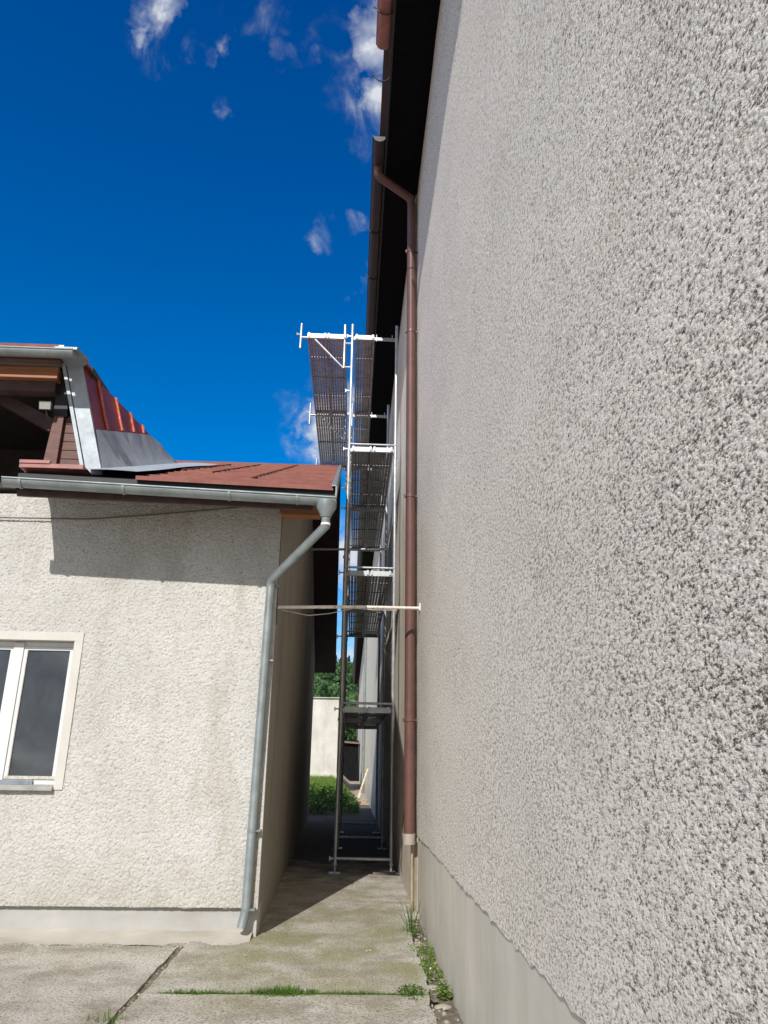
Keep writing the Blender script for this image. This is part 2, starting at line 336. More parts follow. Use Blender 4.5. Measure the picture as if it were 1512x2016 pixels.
M['weed'] = mat_leaf('weed_leaf', (.16, .25, .05), .4, 18)
M['bush'] = mat_leaf('bush_leaf', (.075, .16, .028), .5, 6)
M['meadow'] = mat_leaf('meadow_grass', (.13, .21, .04), .45, 1.5)
M['forest'] = mat_leaf('broadleaf_forest', (.080, .150, .055), .5, .25)
M['spruce'] = mat_leaf('spruce_forest', (.035, .075, .045), .4, .4)
M['lampmetal'] = plain('floodlight_metal', (.05, .05, .05), .5, .3, .1)
M['lampglass'] = plain('floodlight_glass', (.34, .33, .29), .2, 0, .08, 40, .3, 90)
M['claygrey'] = plain('clay_collar', (.36, .30, .25), .8, 0, .2)
M['tan'] = plain('tan_conduit', (.36, .26, .15), .6, 0, .2, 9)
M['whitesheet'] = plain('white_refuse', (.72, .72, .70), .6, 0, .1)
M['rubble'] = plain('orange_rubble', (.50, .31, .17), .85, 0, .4, 14, .5)

# ------------------------------------------------------------------ mesh helpers
class MB:
    def __init__(self): self.v = []; self.f = []; self.s = []
    def add(self, vs, fs, smooth=False):
        o = len(self.v); self.v += [tuple(p) for p in vs]
        for f in fs: self.f.append(tuple(i+o for i in f)); self.s.append(smooth)
    def box(self, x0, x1, y0, y1, z0, z1):
        self.add([(x0,y0,z0),(x1,y0,z0),(x1,y1,z0),(x0,y1,z0),(x0,y0,z1),(x1,y0,z1),(x1,y1,z1),(x0,y1,z1)],
                 [(0,3,2,1),(4,5,6,7),(0,1,5,4),(1,2,6,5),(2,3,7,6),(3,0,4,7)])
        return self
    def hexa(self, p):   # 8 points: bottom ring 4, top ring 4
        self.add(p, [(0,3,2,1),(4,5,6,7),(0,1,5,4),(1,2,6,5),(2,3,7,6),(3,0,4,7)]); return self
    def poly_prism(self, pts, vec):
        n = len(pts); a = [Vector(p) for p in pts]; b = [p + Vector(vec) for p in a]
        self.add(a + b, [tuple(range(n))[::-1], tuple(range(n, 2*n))] + [(i, (i+1) % n, n+(i+1) % n, n+i) for i in range(n)]); return self
    def tube(self, path, r, seg=12, caps=True, hollow=0.0):
        P = [Vector(p) for p in path]; n = len(P)
        rr = r if isinstance(r, (list, tuple)) else [r]*n
        tang = []
        for i in range(n):
            a = (P[i]-P[i-1]).normalized() if i > 0 else (P[1]-P[0]).normalized()
            b = (P[i+1]-P[i]).normalized() if i < n-1 else a
            t = (a+b); tang.append((t.normalized() if t.length > 1e-6 else b, a, b))
        up = Vector((0, 0, 1)) if abs(tang[0][0].z) < .9 else Vector((1, 0, 0))
        x = tang[0][1].cross(up).normalized(); rings = []
        for i in range(n):
            t, a, b = tang[i]
            x = (x - t*x.dot(t)).normalized(); y = t.cross(x)
            k = 1/max(.5, t.dot(b))
            ring = []
            for j in range(seg):
                an = 2*math.pi*j/seg
                off = x*math.cos(an)*rr[i] + y*math.sin(an)*rr[i]
                # widen at mitred bends
                if k > 1.001:
                    bd = (b-a); bd = bd - t*bd.dot(t)
                    if bd.length > 1e-5:
                        bd.normalize(); off += bd*off.dot(bd)*(k-1)
                ring.append(P[i]+off)
            rings.append(ring)
        vs = [p for rg in rings for p in rg]
        fs = [(i*seg+j, i*seg+(j+1) % seg, (i+1)*seg+(j+1) % seg, (i+1)*seg+j) for i in range(n-1) for j in range(seg)]
        self.add(vs, fs, True)
        if caps:
            self.add(rings[0], [tuple(range(seg))[::-1]]); self.add(rings[-1], [tuple(range(seg))])
        return self
    def grid(self, nu, nv, fn, smooth=True):
        vs = [fn(i/(nu-1), j/(nv-1)) for j in range(nv) for i in range(nu)]
        fs = [(j*nu+i, j*nu+i+1, (j+1)*nu+i+1, (j+1)*nu+i) for j in range(nv-1) for i in range(nu-1)]
        self.add(vs, fs, smooth); return self
    def trough(self, a, b, rad, thick=.006, seg=14, lip=True):
        # half-round gutter from a to b, open at the top
        a = Vector(a); b = Vector(b); t = (b-a).normalized(); s = t.cross(Vector((0, 0, 1))).normalized(); u = s.cross(t)
        prof = []
        for k in range(seg+1):
            an = math.pi + math.pi*k/seg
            prof.append((math.cos(an)*rad, math.sin(an)*rad))
        inner = [(px*(1-thick/rad), py*(1-thick/rad)) for px, py in prof][::-1]
        ring = prof + inner; n = len(ring)
        vs = [a + s*p + u*q for p, q in ring] + [b + s*p + u*q for p, q in ring]
        self.add(vs, [(i, (i+1) % n, n+(i+1) % n, n+i) for i in range(n)], True)
        self.add([a + s*p + u*q for p, q in prof], [tuple(range(seg+1))]); self.add([b + s*p + u*q for p, q in prof], [tuple(range(seg+1))[::-1]])
        if lip:
            for sg in (-1, 1):
                self.tube([a + s*sg*rad + u*.003, b + s*sg*rad + u*.003], .010, 8)
        return self
    def build(self, name, mat, parent=None, bevel=0):
        me = bpy.data.meshes.new(name); me.from_pydata(self.v, [], self.f); me.update()
        me.polygons.foreach_set('use_smooth', self.s)
        me.materials.append(mat)
        o = bpy.data.objects.new(name, me); col.objects.link(o)
        if parent is not None:
            o.parent = parent
            o.matrix_parent_inverse = Matrix.Translation(root_loc(parent)).inverted()
        if bevel:
            bv = o.modifiers.new('bevel', 'BEVEL'); bv.width = bevel; bv.segments = 2; bv.limit_method = 'ANGLE'
        return o
def root_loc(o):
    v = Vector((0, 0, 0))
    while o is not None:
        v += Vector(o.location)
        if o.parent is not None: v += o.matrix_parent_inverse.translation
        o = o.parent
    return v
def thing(name, label, cat, loc=(0, 0, 0), group=None):
    o = bpy.data.objects.new(name, None); col.objects.link(o); o.location = loc; o.empty_display_size = .1
    o['label'] = label; o['category'] = cat
    if group: o['group'] = group
    return o
def tag(o, label, cat, group=None):
    o['label'] = label; o['category'] = cat
    if group: o['group'] = group
    return o
def struct(o, kind='structure'):
    o['kind'] = kind; return o

# numpy value noise, in metres
_tab = {}
def vnoise(x, y, scale, seed):
    if seed not in _tab: _tab[seed] = np.random.default_rng(seed).random((512, 512)).astype(np.float32)
    T = _tab[seed]
    u = x/scale; v = y/scale
    iu = np.floor(u).astype(int); iv = np.floor(v).astype(int)
    fu = (u-iu); fv = (v-iv); fu = fu*fu*(3-2*fu); fv = fv*fv*(3-2*fv)
    a = T[iu % 512, iv % 512]; b = T[(iu+1) % 512, iv % 512]; c = T[iu % 512, (iv+1) % 512]; d = T[(iu+1) % 512, (iv+1) % 512]
    return (a*(1-fu)+b*fu)*(1-fv) + (c*(1-fu)+d*fu)*fv
def grid_mesh(name, X, Y, Z, mat, parent=None, mask=None, attr=None, flip=False, smooth=True):
    nv, nu = X.shape
    me = bpy.data.meshes.new(name)
    co = np.stack([X, Y, Z], -1).reshape(-1, 3).astype(np.float32)
    idx = np.arange(nu*nv).reshape(nv, nu)
    q = np.stack([idx[:-1, :-1], idx[:-1, 1:], idx[1:, 1:], idx[1:, :-1]], -1).reshape(-1, 4)
    if flip: q = q[:, ::-1]
    if mask is not None: q = q[mask.reshape(-1)]
    me.vertices.add(len(co)); me.vertices.foreach_set('co', co.ravel())
    me.loops.add(q.size); me.loops.foreach_set('vertex_index', q.astype(np.int32).ravel())
    me.polygons.add(len(q)); me.polygons.foreach_set('loop_start', np.arange(0, q.size, 4, dtype=np.int32))
    try: me.polygons.foreach_set('loop_total', np.full(len(q), 4, dtype=np.int32))
    except Exception: pass
    me.polygons.foreach_set('use_smooth', np.full(len(q), smooth))
    me.update(calc_edges=True); me.validate()
    if attr is not None and len(me.vertices) == attr.size:
        a = me.attributes.new('relief', 'FLOAT', 'POINT'); a.data.foreach_set('value', attr.reshape(-1).astype(np.float32))
    me.materials.append(mat)
    o = bpy.data.objects.new(name, me); col.objects.link(o)
    if parent is not None:
        o.parent = parent; o.matrix_parent_inverse = Matrix.Translation(root_loc(parent)).inverted()
    return o

# ------------------------------------------------------------------ ground
def terrain_z(x, y):
    base = np.where(y < 26.9, -.14, .0)
    base = np.where((y >= 26.9) & (x < .0), base + np.clip((-x)*.35, 0, .25) + np.clip((y-27)/9, 0, 1)*.38*np.clip((-x-.0)*1.5, 0, 1), base)
    far = np.clip((y-95)/235, 0, 1)
    hill = 31*(far*far*(3-2*far))*(1 + .10*np.sin(x*.03) + .06*np.sin(x*.11+1))
    return base + hill
def build_ground():
    ys = np.concatenate([np.linspace(-400, -6, 12), np.linspace(-4, 26.85, 40), np.linspace(26.95, 45, 60), np.linspace(47, 120, 25), np.linspace(126, 420, 60), np.linspace(500, 1500, 8)])
    xs = np.concatenate([np.linspace(-900, -60, 14), np.linspace(-50, -6, 14), np.linspace(-5, .75, 50), np.linspace(1.5, 60, 14), np.linspace(90, 900, 10)])
    X, Y = np.meshgrid(xs, ys)
    Z = terrain_z(X, Y)
    near = (Y > 27) & (Y < 46)
    Z = Z + np.where(near, (vnoise(X, Y, .35, 3)-.5)*.05, 0)
    struct(grid_mesh('ground', X, Y, Z, M['earth'], smooth=True))
build_ground()
def slab(mb, x0, x1, y0, y1, z0, z1, jit=.012, step=.12, seed=1):
    # a cast slab with slightly broken edges
    rr = random.Random(seed); pts = []
    def edge(a, b):
        n = max(2, int((Vector(b)-Vector(a)).length/step))
        for i in range(n):
            t = i/n; p = Vector(a).lerp(Vector(b), t)
            d = (Vector(b)-Vector(a)).normalized(); nn = Vector((-d.y, d.x))
            pts.append(p + nn*abs(rr.gauss(0, jit)))
    c = [(x0, y0), (x1, y0), (x1, y1), (x0, y1)]
    for i in range(4): edge(c[i], c[(i+1) % 4])
    n = len(pts)
    top = [(p.x, p.y, z1) for p in pts]; bot = [(p.x, p.y, z0) for p in pts]
    ctr = (sum(p.x for p in pts)/n, sum(p.y for p in pts)/n, z1)
    mb.add(top + bot, [tuple(range(n))] + [(i, n+i, n+(i+1) % n, (i+1) % n) for i in range(n)])
pv = MB()
slab(pv, -9, -1.315, -4, 6.74, -.14, .0, seed=2)
slab(pv, -1.283, .545, -4, 5.482, -.14, .004, seed=3)
slab(pv, -1.275, .575, 5.535, 8.2, -.14, -.002, seed=4)
pv.box(-1.27, .72, 8.2, 26.95, -.14, -.004)
slab(pv, -9, -1.28, 6.77, 7.3, -.14, -.008, seed=6)
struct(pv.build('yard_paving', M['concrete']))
# soil that fills the joints, and the earth strip along the big wall
sj = MB()
def strip(mb, x0, x1, y0, y1, z, amp, n=60, m=6, seed=5):
    rr = random.Random(seed)
    mb.grid(n, m, lambda u, v: (x0+(x1-x0)*u, y0+(y1-y0)*v, z + rr.uniform(-amp, amp)))
strip(sj, -1.36, -1.24, -4, 7.1, -.014, .008, 6, 160, 1)
strip(sj, -1.3, .60, 5.45, 5.56, -.02, .010, 120, 6, 2)
strip(sj, -9, -1.2, 6.72, 6.80, -.022, .006, 120, 5, 3)
strip(sj, .52, .74, -4, 8.35, -.060, .018, 8, 260, 4)
struct(sj.build('soil_strip', M['soil']))

# cement haunch at the foot of the low house
hb = MB()
rr = random.Random(4)
hb.grid(90, 5, lambda u, v: (-7 + 6.22*u, 6.80 + .33*v, -.008 + .055*v*v + .006*math.sin(u*60) + rr.uniform(-.003, .003)))
struct(hb.build('cement_haunch', M['haunch']))

# ------------------------------------------------------------------ the tall building on the right
WN, WF, YSTEP, HE = .71, .686, 8.33, 8.79        # near wall, far wall, step between them, eaves
tall = thing('tall_building', 'tall building with white chip render, grey plinth and dark overhanging eaves along the right side', 'building', (3, 8, 0))
def near_wall():
    ys = [.85]
    while ys[-1] < YSTEP: ys.append(ys[-1]*1.0027)
    ys = np.array(ys); ys[-1] = YSTEP
    zs = [.70]
    while zs[-1] < HE: zs.append(zs[-1] + 0.0027*max(1.10, abs(zs[-1]-CAM_H)/1.15))
    zs = np.array(zs); zs[-1] = HE
    Yg, Zg = np.meshgrid(ys, zs)
    # chips: several grain sizes with sharp tops
    Yr = Yg; Yg = Yg*.58
    a = vnoise(Yg+.6*Zg*.1, Zg, .0038, 11); b = vnoise(Yg*.8+Zg*.6, Zg*.8-Yg*.6, .0050, 12); c = vnoise(Yg*.7-Zg*.7, Zg*.7+Yg*.7, .0034, 13); d = vnoise(Yg, Zg, .045, 14)
    e = vnoise(Yg, Zg, .35, 15); Yg = Yr
    h = .36*a + .28*b + .28*c + .12*d + .09*(e-.5)
    h = (h-.5)*1.9+.5
    h = np.clip(h, 0, 1)
    k = np.clip((3.6-Yg)/2.0, 0, 1); h = .5 + (h-.5)*k
    X = WN - .0032*h + (vnoise(Yg, Zg, .5, 16)-.5)*.010
    # ragged lower edge
    Zg = Zg.copy(); Zg[0] -= (vnoise(ys*1.0, ys*0+.3, .07, 17)-.3)*.03
    grid_mesh('chip_wall', X, Yg, Zg, M['chip'], tall, attr=h, flip=True)
near_wall()
MB().box(WN, 9, -14, .853, .70, HE).build('chip_wall', M['chip'], tall)
MB().box(WN+.006, 9, -14, YSTEP-.002, -.2, .705).build('plinth', M['mainplinth'], tall)
MB().box(WN+.03, 9, .853, YSTEP-.002, .705, HE).build('wall_core', M['mainplinth'], tall)
MB().box(WF, 9, YSTEP, 78, -.2, HE).build('plaster_wall', M['farplaster'], tall)
# eaves: soffit, fascia, roof
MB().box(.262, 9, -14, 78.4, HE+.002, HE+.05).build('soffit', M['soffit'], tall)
MB().box(.235, .26, -14, 78.4, HE-.01, HE+.20).build('fascia', M['roofblack'], tall)
rf = MB(); rf.poly_prism([(.16, -14, HE+.21), (5.0, -14, HE+3.0), (9.2, -14, HE+.6), (9.2, -14, HE+.2), (.24, -14, HE+.17)], (0, 92.4, 0))
rf.build('roof', M['browndark'], tall)
g1 = MB(); g1.trough((.158, 7.38, HE+.035), (.158, 78.4, HE+.02), .078, .005, 14)
gut = g1.build('gutter', M['browndark'], tall)
g2 = MB(); g2.trough((.150, -14, HE+.06), (.150, 6.13, HE+.045), .072, .005, 14)
gr = g2.build('gutter', M['redmetal'], tall); gr['label'] = 'faded red length of gutter cut off short'
def hook(y, nm='gutter_hook'):
    h = MB(); pts = []
    for k in range(9):
        an = math.pi + math.pi*k/8
        pts.append((.158+.084*math.cos(an)*-1, y, HE+.03+.084*math.sin(an)))
    pts = [(.26, y, HE+.03)] + pts + [(.074-.03, y, HE+.035), (.045-.01, y, HE+.045)]
    h.tube(pts, .008, 6); h.build(nm, M['browndark'], tall)
for y in (5.7, 6.50, 9.1, 10.2): hook(y)
# brown downpipe with its swan neck
dp = MB(); dp.tube([(.158, 7.84, HE-.03), (.158, 7.84, HE-.12), (.20, 7.88, HE-.15), (.60, 8.18, HE-.19), (.620, 8.20, HE-.26), (.620, 8.20, .70)], .0545, 20)
pipe = dp.build('downpipe', M['brownpipe'], tall)
MB().tube([(.620, 8.20, .72), (.620, 8.20, .62)], .063, 18).build('collar', M['claygrey'], pipe)
for z in (6.55, 4.35, 1.83, 7.75):
    b = MB(); b.tube([(.62, 8.2, z-.014), (.62, 8.2, z+.014)], .0605, 20); b.box(.675, .712, 8.19, 8.21, z-.01, z+.01); b.box(.545, .56, 8.175, 8.2, z-.02, z+.02)
    b.build('pipe_clip', M['brownpipe'], pipe)
MB().tube([(.655, 8.27, -.1), (.655, 8.27, .70)], .013, 10).build('conduit', M['tan'], tall)
MB().tube([(.676, 10.2, .1), (.674, 10.15, .55), (.676, 9.9, .74), (.676, 9.6, .98), (.676, 9.58, 8.6)], .006, 6).build('lightning_wire', M['cable'], tall)
# grey downpipe and brown pipe far along the wall
MB().tube([(.60, 36, 0), (.60, 36, 8.6)], .055, 12).build('downpipe', M['zinc'], tall)['label'] = 'grey downpipe far along the wall'
MB().tube([(.62, 72, 0), (.62, 72, 8.6)], .06, 10).build('downpipe', M['brownpipe'], tall)['label'] = 'distant brown downpipe'

MB().box(.684, .71, 8.322, 8.3285, -.1, HE).build('step_dimming_strip', M['stepdim'], tall)  # dark strip added to dim the sunlit end face of the step

# painted iron tie bar across the passage
tb = MB(); tb.tube([(-.765, 7.26, 2.825), (.0, 7.61, 2.915), (.725, 7.96, 2.985)], .017, 10)
tie = thing('tie_bar', 'cream painted iron bar with rust spots spanning the gap between both buildings', 'metal bar', (-.75, 7.27, 2.83))
tb.build('bar', M['rust'], tie)
MB().box(.700, .715, 7.90, 8.02, 2.95, 3.03).build('wall_plate', M['rust'], tie)
wc = MB(); wc.tube([(-.70, 7.27, 2.80), (-.45, 7.39, 2.775), (-.25, 7.5, 2.82), (0, 7.6, 2.90), (.2, 7.70, 2.905), (.45, 7.82, 2.93)], .005, 6)
wc.build('hanging_wire', M['palecable'], tie)

# ------------------------------------------------------------------ the low house on the left
YW, XC = 7.08, -.75
house = thing('low_house', 'low cream house with rough plaster, red roof, dormer loggia and grey gutter on the left', 'house', (-4, 10, 0))
WX0, WX1, WZ0, WZ1 = -3.62, -2.58, 1.165, 2.43     # window opening
def front_wall():
    st = .0060
    xs = np.arange(-3.75, XC+.001, st); xs[-1] = XC
    zs = np.arange(.215, 3.86, st)
    # snap lines at the window
    for v in (WX1, WX0): xs[np.argmin(abs(xs-v))] = v
    for v in (WZ0, WZ1): zs[np.argmin(abs(zs-v))] = v
    Xg, Zg = np.meshgrid(xs, zs)
    wx = Xg + (vnoise(Xg, Zg, .03, 24)-.5)*.02; wz = Zg + (vnoise(Xg, Zg, .03, 25)-.5)*.02
    a = vnoise(wx, wz*1.3, .0145, 21); b = vnoise(wx*.8+wz*.6+.5, wz*.8-wx*.6+.3, .019, 22); c = vnoise(wx*.7-wz*.7, wz*.7+wx*.7, .0115, 23); e = vnoise(Xg, Zg, .5, 26)
    r = 1-abs(2*a-1); r2 = 1-abs(2*b-1); h = .40*r + .36*r2 + .24*c
    h = np.clip(h*1.25, 0, 1)
    Yg = YW - .0135*(h-.3) - .006*(e-.5)
    cx = .5*(Xg[:-1, :-1]+Xg[1:, 1:]); cz = .5*(Zg[:-1, :-1]+Zg[1:, 1:])
    mask = ~((cx > WX0) & (cx < WX1) & (cz > WZ0) & (cz < WZ1))
    Zg = Zg.copy(); Zg[0] -= (vnoise(xs, xs*0, .11, 27)-.4)*.022 + (vnoise(xs, xs*0+3, .03, 28)-.5)*.010
    edge = np.clip((Xg-(XC-.02))/.02, 0, 1); Yg = Yg + edge*.006
    Yg[0] += .03
    grid_mesh('front_plaster', Xg, Yg, Zg, M['lplaster'], house, mask=mask, attr=h)
front_wall()
MB().box(-8, -3.75, YW, YW+.3, .215, 3.86).build('front_plaster', M['lplaster'], house)
MB().box(-8, XC+.0, YW+.038, YW+.3, -.14, .225).build('plinth', M['leftplinth'], house)
# gable side wall following the roof
def roof_z(y, x=-.75):
    e = 3.755 + (-.2-x)*.028
    if y <= 13.2: return e + (6.70-e)*(y-6.4)/(13.2-6.4)
    return 6.70 - (6.70-3.76)*(y-13.2)/(20.1-13.2)
def xs_side(y): return XC - .22*(y-7.08)/12.4
TH = .17
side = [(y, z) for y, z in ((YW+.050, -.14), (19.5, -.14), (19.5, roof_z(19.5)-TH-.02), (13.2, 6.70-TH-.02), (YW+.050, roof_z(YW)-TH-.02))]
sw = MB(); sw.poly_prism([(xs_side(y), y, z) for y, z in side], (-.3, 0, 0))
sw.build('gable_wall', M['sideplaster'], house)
MB().box(-8, xs_side(19.5)-.3, 19.2, 19.5, -.14, 3.7).build('rear_wall', M['lplaster'], house)
# thin corner bead of smooth plaster where the faces meet
MB().box(XC-.012, XC+.006, YW-.006, YW+.049, .21, 3.84).build('corner_bead', M['lplaster'], house)

def vx(y): return -.2 - .24*(y-6.4)/13.7             # right verge of the roof
def roof_strip(mb, x0f, x1f, dz0, dz1, ys):
    for a, b in zip(ys[:-1], ys[1:]):
        P = []
        for dz in (dz0, dz1):
            for (yy, xf) in ((a, x0f), (a, x1f), (b, x1f), (b, x0f)):
                x = xf(yy); P.append((x, yy, roof_z(yy, x)+dz))
        mb.hexa(P)
# front slope laid in overlapping courses, right of the dormer and up to the ridge
rb = MB(); nC = 22
for k in range(nC):
    a = 6.38 + (13.2-6.38)*k/nC; b = 6.38 + (13.2-6.38)*(k+1)/nC + .02
    j = rnd.uniform(-.004, .004)
    x0 = -2.0 if a < 9.7 else -8
    n = 8
    for i in range(n):
        xa = x0 + (vx(a)-.02-x0)*i/n; xb = x0 + (vx(a)-.02-x0)*(i+1)/n
        P = []
        for top in (0, 1):
            for (yy, xx) in ((a, xa), (a, xb), (b, xb), (b, xa)):
                lift = (.030 if yy == a else .012) + j + rnd.uniform(0, .002)
                P.append((xx, yy, roof_z(yy, xx) + (lift if top else -.01)))
        rb.hexa(P)
roofm = rb.build('roof', M['redroof'], house)
rb2 = MB(); roof_strip(rb2, lambda y: -8, lambda y: vx(y), -.01, .02, [13.2, 20.12]); rb2.build('rear_roof_slope', M['redroof'], house)
# the dark roof build-up under the covering (seen as black edge above the gutter, soffit under the verge)
rk = MB(); roof_strip(rk, lambda y: -3.06, lambda y: vx(y)+.0, -TH, -.012, [6.42, 13.2]); 
roof_strip(rk, lambda y: -3.10, lambda y: vx(y)+.0, -TH, -.012, [13.2, 20.1])
rk.build('roof_underside', M['roofblack'], house)
# brown verge soffit board between gable wall and roof edge
vb = MB(); roof_strip(vb, lambda y: xs_side(y)+.002, lambda y: vx(y)-.01, -TH-.022, -TH-.002, [7.15, 13.2, 20.0]); vb.build('verge_soffit', M['darkwood'], house)
vt = MB(); roof_strip(vt, lambda y: vx(y)-.035, lambda y: vx(y)+.008, .034, .045, [6.36, 13.2]); roof_strip(vt, lambda y: vx(y)+.002, lambda y: vx(y)+.012, -.10, .034, [6.36, 13.2])
vt.build('verge_flashing', M['zinc'], house)
MB().hexa([(-3.05, 6.44, 3.625), (-.40, 6.44, 3.565), (-.40, 6.47, 3.565), (-3.05, 6.47, 3.625), (-3.05, 6.44, 3.70), (-.40, 6.44, 3.64), (-.40, 6.47, 3.64), (-3.05, 6.47, 3.70)]).build('eaves_board', M['darkwood'], house)
MB().box(XC+.01, -.36, 6.96, 7.10, 3.685, 3.80).build('purlin_end', M['woodlight'], house)
# standing seams on the slope
for x, y0, y1 in ((-1.05, 7.05, 12.2), (-1.62, 7.9, 11.6), (-2.0, 8.0, 11.0)):
    s = MB(); n = 14
    pts = []
    for i in range(n+1):
        y = y0 + (y1-y0)*i/n; pts.append((x+rnd.uniform(-.012, .012), y, roof_z(y, x)+.030+rnd.uniform(0, .004)))
    s.tube(pts, .013, 6); s.build('roof_seam', M['seamred'], house)
# pale metal valley sheet beside the dormer
vs_ = MB()
vs_.grid(8, 24, lambda u, v: (-2.62 + .62*u + .03*math.sin(v*9), 6.40 + 3.6*v, roof_z(6.40+3.6*v, -2.3)+.058+.012*math.sin(u*3.1)))
vs_.build('valley_sheet', M['sheet'], house)
# gutter
g = MB(); g.trough((-3.115, 6.31, 3.722), (-.185, 6.31, 3.622), .062, .004, 14)
hg = g.build('gutter', M['zinc'], house)
for x in (-2.96, -2.06, -1.13, -.53):
    z = 3.725 + (x+3.30)/3.115*(-.103)
    b = MB(); pts = [(x, 6.31 - .066*math.cos(math.pi*k/10), z - .066*math.sin(math.pi*k/10)) for k in range(11)]
    for p, q in zip(pts[:-1], pts[1:]):
        b.hexa([(p[0]-.012, p[1], p[2]), (p[0]+.012, p[1], p[2]), (q[0]+.012, q[1], q[2]), (q[0]-.012, q[1], q[2]),
                (p[0]-.012, p[1]-.003, p[2]-.003), (p[0]+.012, p[1]-.003, p[2]-.003), (q[0]+.012, q[1]-.003, q[2]-.003), (q[0]-.012, q[1]-.003, q[2]-.003)])
    b.build('gutter_bracket', M['zinc'], hg)
# downpipe
d = MB(); d.tube([(-.272, 6.31, 3.60), (-.272, 6.31, 3.545), (-.272, 6.31, 3.47), (-.272, 6.31, 3.455)], [.090, .088, .050, .047], 20)
hopper = d.build('hopper', M['zinc'], house)
d = MB(); d.tube([(-.272, 6.31, 3.50), (-.272, 6.31, 3.375), (-.797, 6.98, 3.03), (-.797, 6.98, 2.95), (-.835, 7.02, .22), (-.86, 6.99, .085)], .039, 20)
dpipe = d.build('downpipe', M['zinc'], house)
for (z0, r0) in ((3.385, .0425), ):
    MB().tube([(-.272, 6.31, z0+.015), (-.272, 6.31, z0-.005)], r0, 18).build('elbow_band', M['rust'], dpipe)
for z in (2.985, 2.28, .83, .22):
    x = -.797 - .038*(2.95-z)/2.73
    b = MB(); b.tube([(x, 6.985+.012*(2.95-z), z-.012), (x, 6.985+.012*(2.95-z), z+.012)], .042, 18); b.box(x+.03, x+.075, 7.0, 7.07, z-.008, z+.008)
    b.build('pipe_clip', M['zinc'], dpipe)
# window: cream surround, deep reveal, two white casements
win = MB()
s = .078
for (x0, x1, z0, z1) in ((WX0-s, WX1+s, WZ1, WZ1+s), (WX0-s, WX0, WZ0-.03, WZ1), (WX1, WX1+s, WZ0-.03, WZ1)):
    win.box(x0, x1, YW-.019, YW+.06, z0, z1)
wroot = win.build('window', M['creamtrim'], house, bevel=.002)
rv = MB(); rv.box(WX0, WX1, YW-.008, YW+.16, WZ1-.0015, WZ1+.03); rv.box(WX1-.0015, WX1+.03, YW-.008, YW+.16, WZ0, WZ1-.002); rv.box(WX0-.03, WX0+.0015, YW-.008, YW+.16, WZ0, WZ1-.002)
rv.build('reveal', M['creamtrim'], wroot)
fr = MB(); y0, y1 = YW+.085, YW+.15
FX0, FX1, FZ0, FZ1 = WX0+.002, WX1-.002, WZ0+.03, WZ1-.004
fr.box(FX0, FX1, y0, y1, FZ1-.045, FZ1); fr.box(FX0, FX1, y0, y1, FZ0-.03, FZ0+.02)
fr.box(FX0, FX0+.03, y0, y1, FZ0+.02, FZ1-.045); fr.box(FX1-.03, FX1, y0, y1, FZ0+.02, FZ1-.045)
fr.build('frame', M['whitepaint'], wroot, bevel=.002)
XM = -3.110
MB().box(XM-.045, XM+.045, y0-.022, y1-.03, FZ0+.0, FZ1-.012).build('mullion', M['whitepaint'], wroot, bevel=.003)
for sx0, sx1 in ((XM+.047, FX1-.03), (FX0+.03, XM-.047)):
    sb = MB(); sy0, sy1 = y0-.008, y0+.03; t = .030; z0, z1 = FZ0+.022, FZ1-.047
    sb.box(sx0, sx1, sy0, sy1, z1-t, z1); sb.box(sx0, sx0+t, sy0, sy1, z0, z1-t); sb.box(sx1-t, sx1, sy0, sy1, z0, z1-t)
    for zz in (): pass
    sh = sb.build('casement', M['whitepaint'], wroot, bevel=.0015)
    MB().box(sx0, sx1, sy0-.004, sy1, z0-.001, z0+t-.004).build('bottom_rail', M['peeling'], wroot, bevel=.001)
    MB().box(sx0+t, sx1-t, sy0+.014, sy0+.020, z0+t-.004, z1-t).build('pane', M['glass'], wroot)
    MB().box(sx0+t, sx0+t+.006, sy0+.002, sy0+.012, z0+t, z1-t).build('putty_line', M['peeling'], wroot)
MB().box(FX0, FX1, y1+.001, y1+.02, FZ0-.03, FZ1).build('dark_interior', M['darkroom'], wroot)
bar = MB(); bar.box(-3.45, -2.80, y0-.028, y0-.010, FZ0-.022, FZ0+.016); bar.tube([(-2.835, y0-.034, FZ0-.003), (-2.835, y0-.026, FZ0-.003)], .011, 10)
bar.build('metal_closer', M['zinclight'], wroot, bevel=.001)
sl_ = MB(); sl_.hexa([(WX0-.01, YW-.055, WZ0-.038), (WX1+.0, YW-.055, WZ0-.038), (WX1+.0, YW+.10, WZ0-.03), (WX0-.01, YW+.10, WZ0-.03),
                      (WX0-.01, YW-.055, WZ0-.008), (WX1+.0, YW-.055, WZ0-.008), (WX1+.0, YW+.10, WZ0+.012), (WX0-.01, YW+.10, WZ0+.012)])
sl_.build('sill', M['silltin'], wroot, bevel=.002)

# dormer loggia with its mansard cheek
dm = MB(); dm.box(-8, -2.80, 6.62, 9.7, 5.215, 5.25)
dmo = dm.build('dormer', M['redsheet'], house)
MB().box(-8, -2.93, 6.50, 6.60, 5.155, 5.205).build('roof_edge', M['redroof'], dmo)
MB().box(-2.928, -2.88, 6.49, 6.60, 5.150, 5.195).build('roof_edge_cap', M['whitesheet'], dmo)
gg = MB(); gg.trough((-8, 6.45, 5.105), (-2.75, 6.45, 5.095), .060, .004, 12); gg.build('gutter', M['zinc'], dmo)
MB().poly_prism([(-2.95, 6.45, 5.13), (-2.735, 6.45, 5.13), (-2.695, 6.70, 5.13), (-2.80, 6.80, 5.13), (-2.95, 6.80, 5.13)], (0, 0, .025)).build('corner_sheet', M['zinc'], dmo)
MB().box(-8, -3.03, 6.80, 6.86, 5.15, 5.21).build('fascia_board', M['woodgrey'], dmo, bevel=.003)
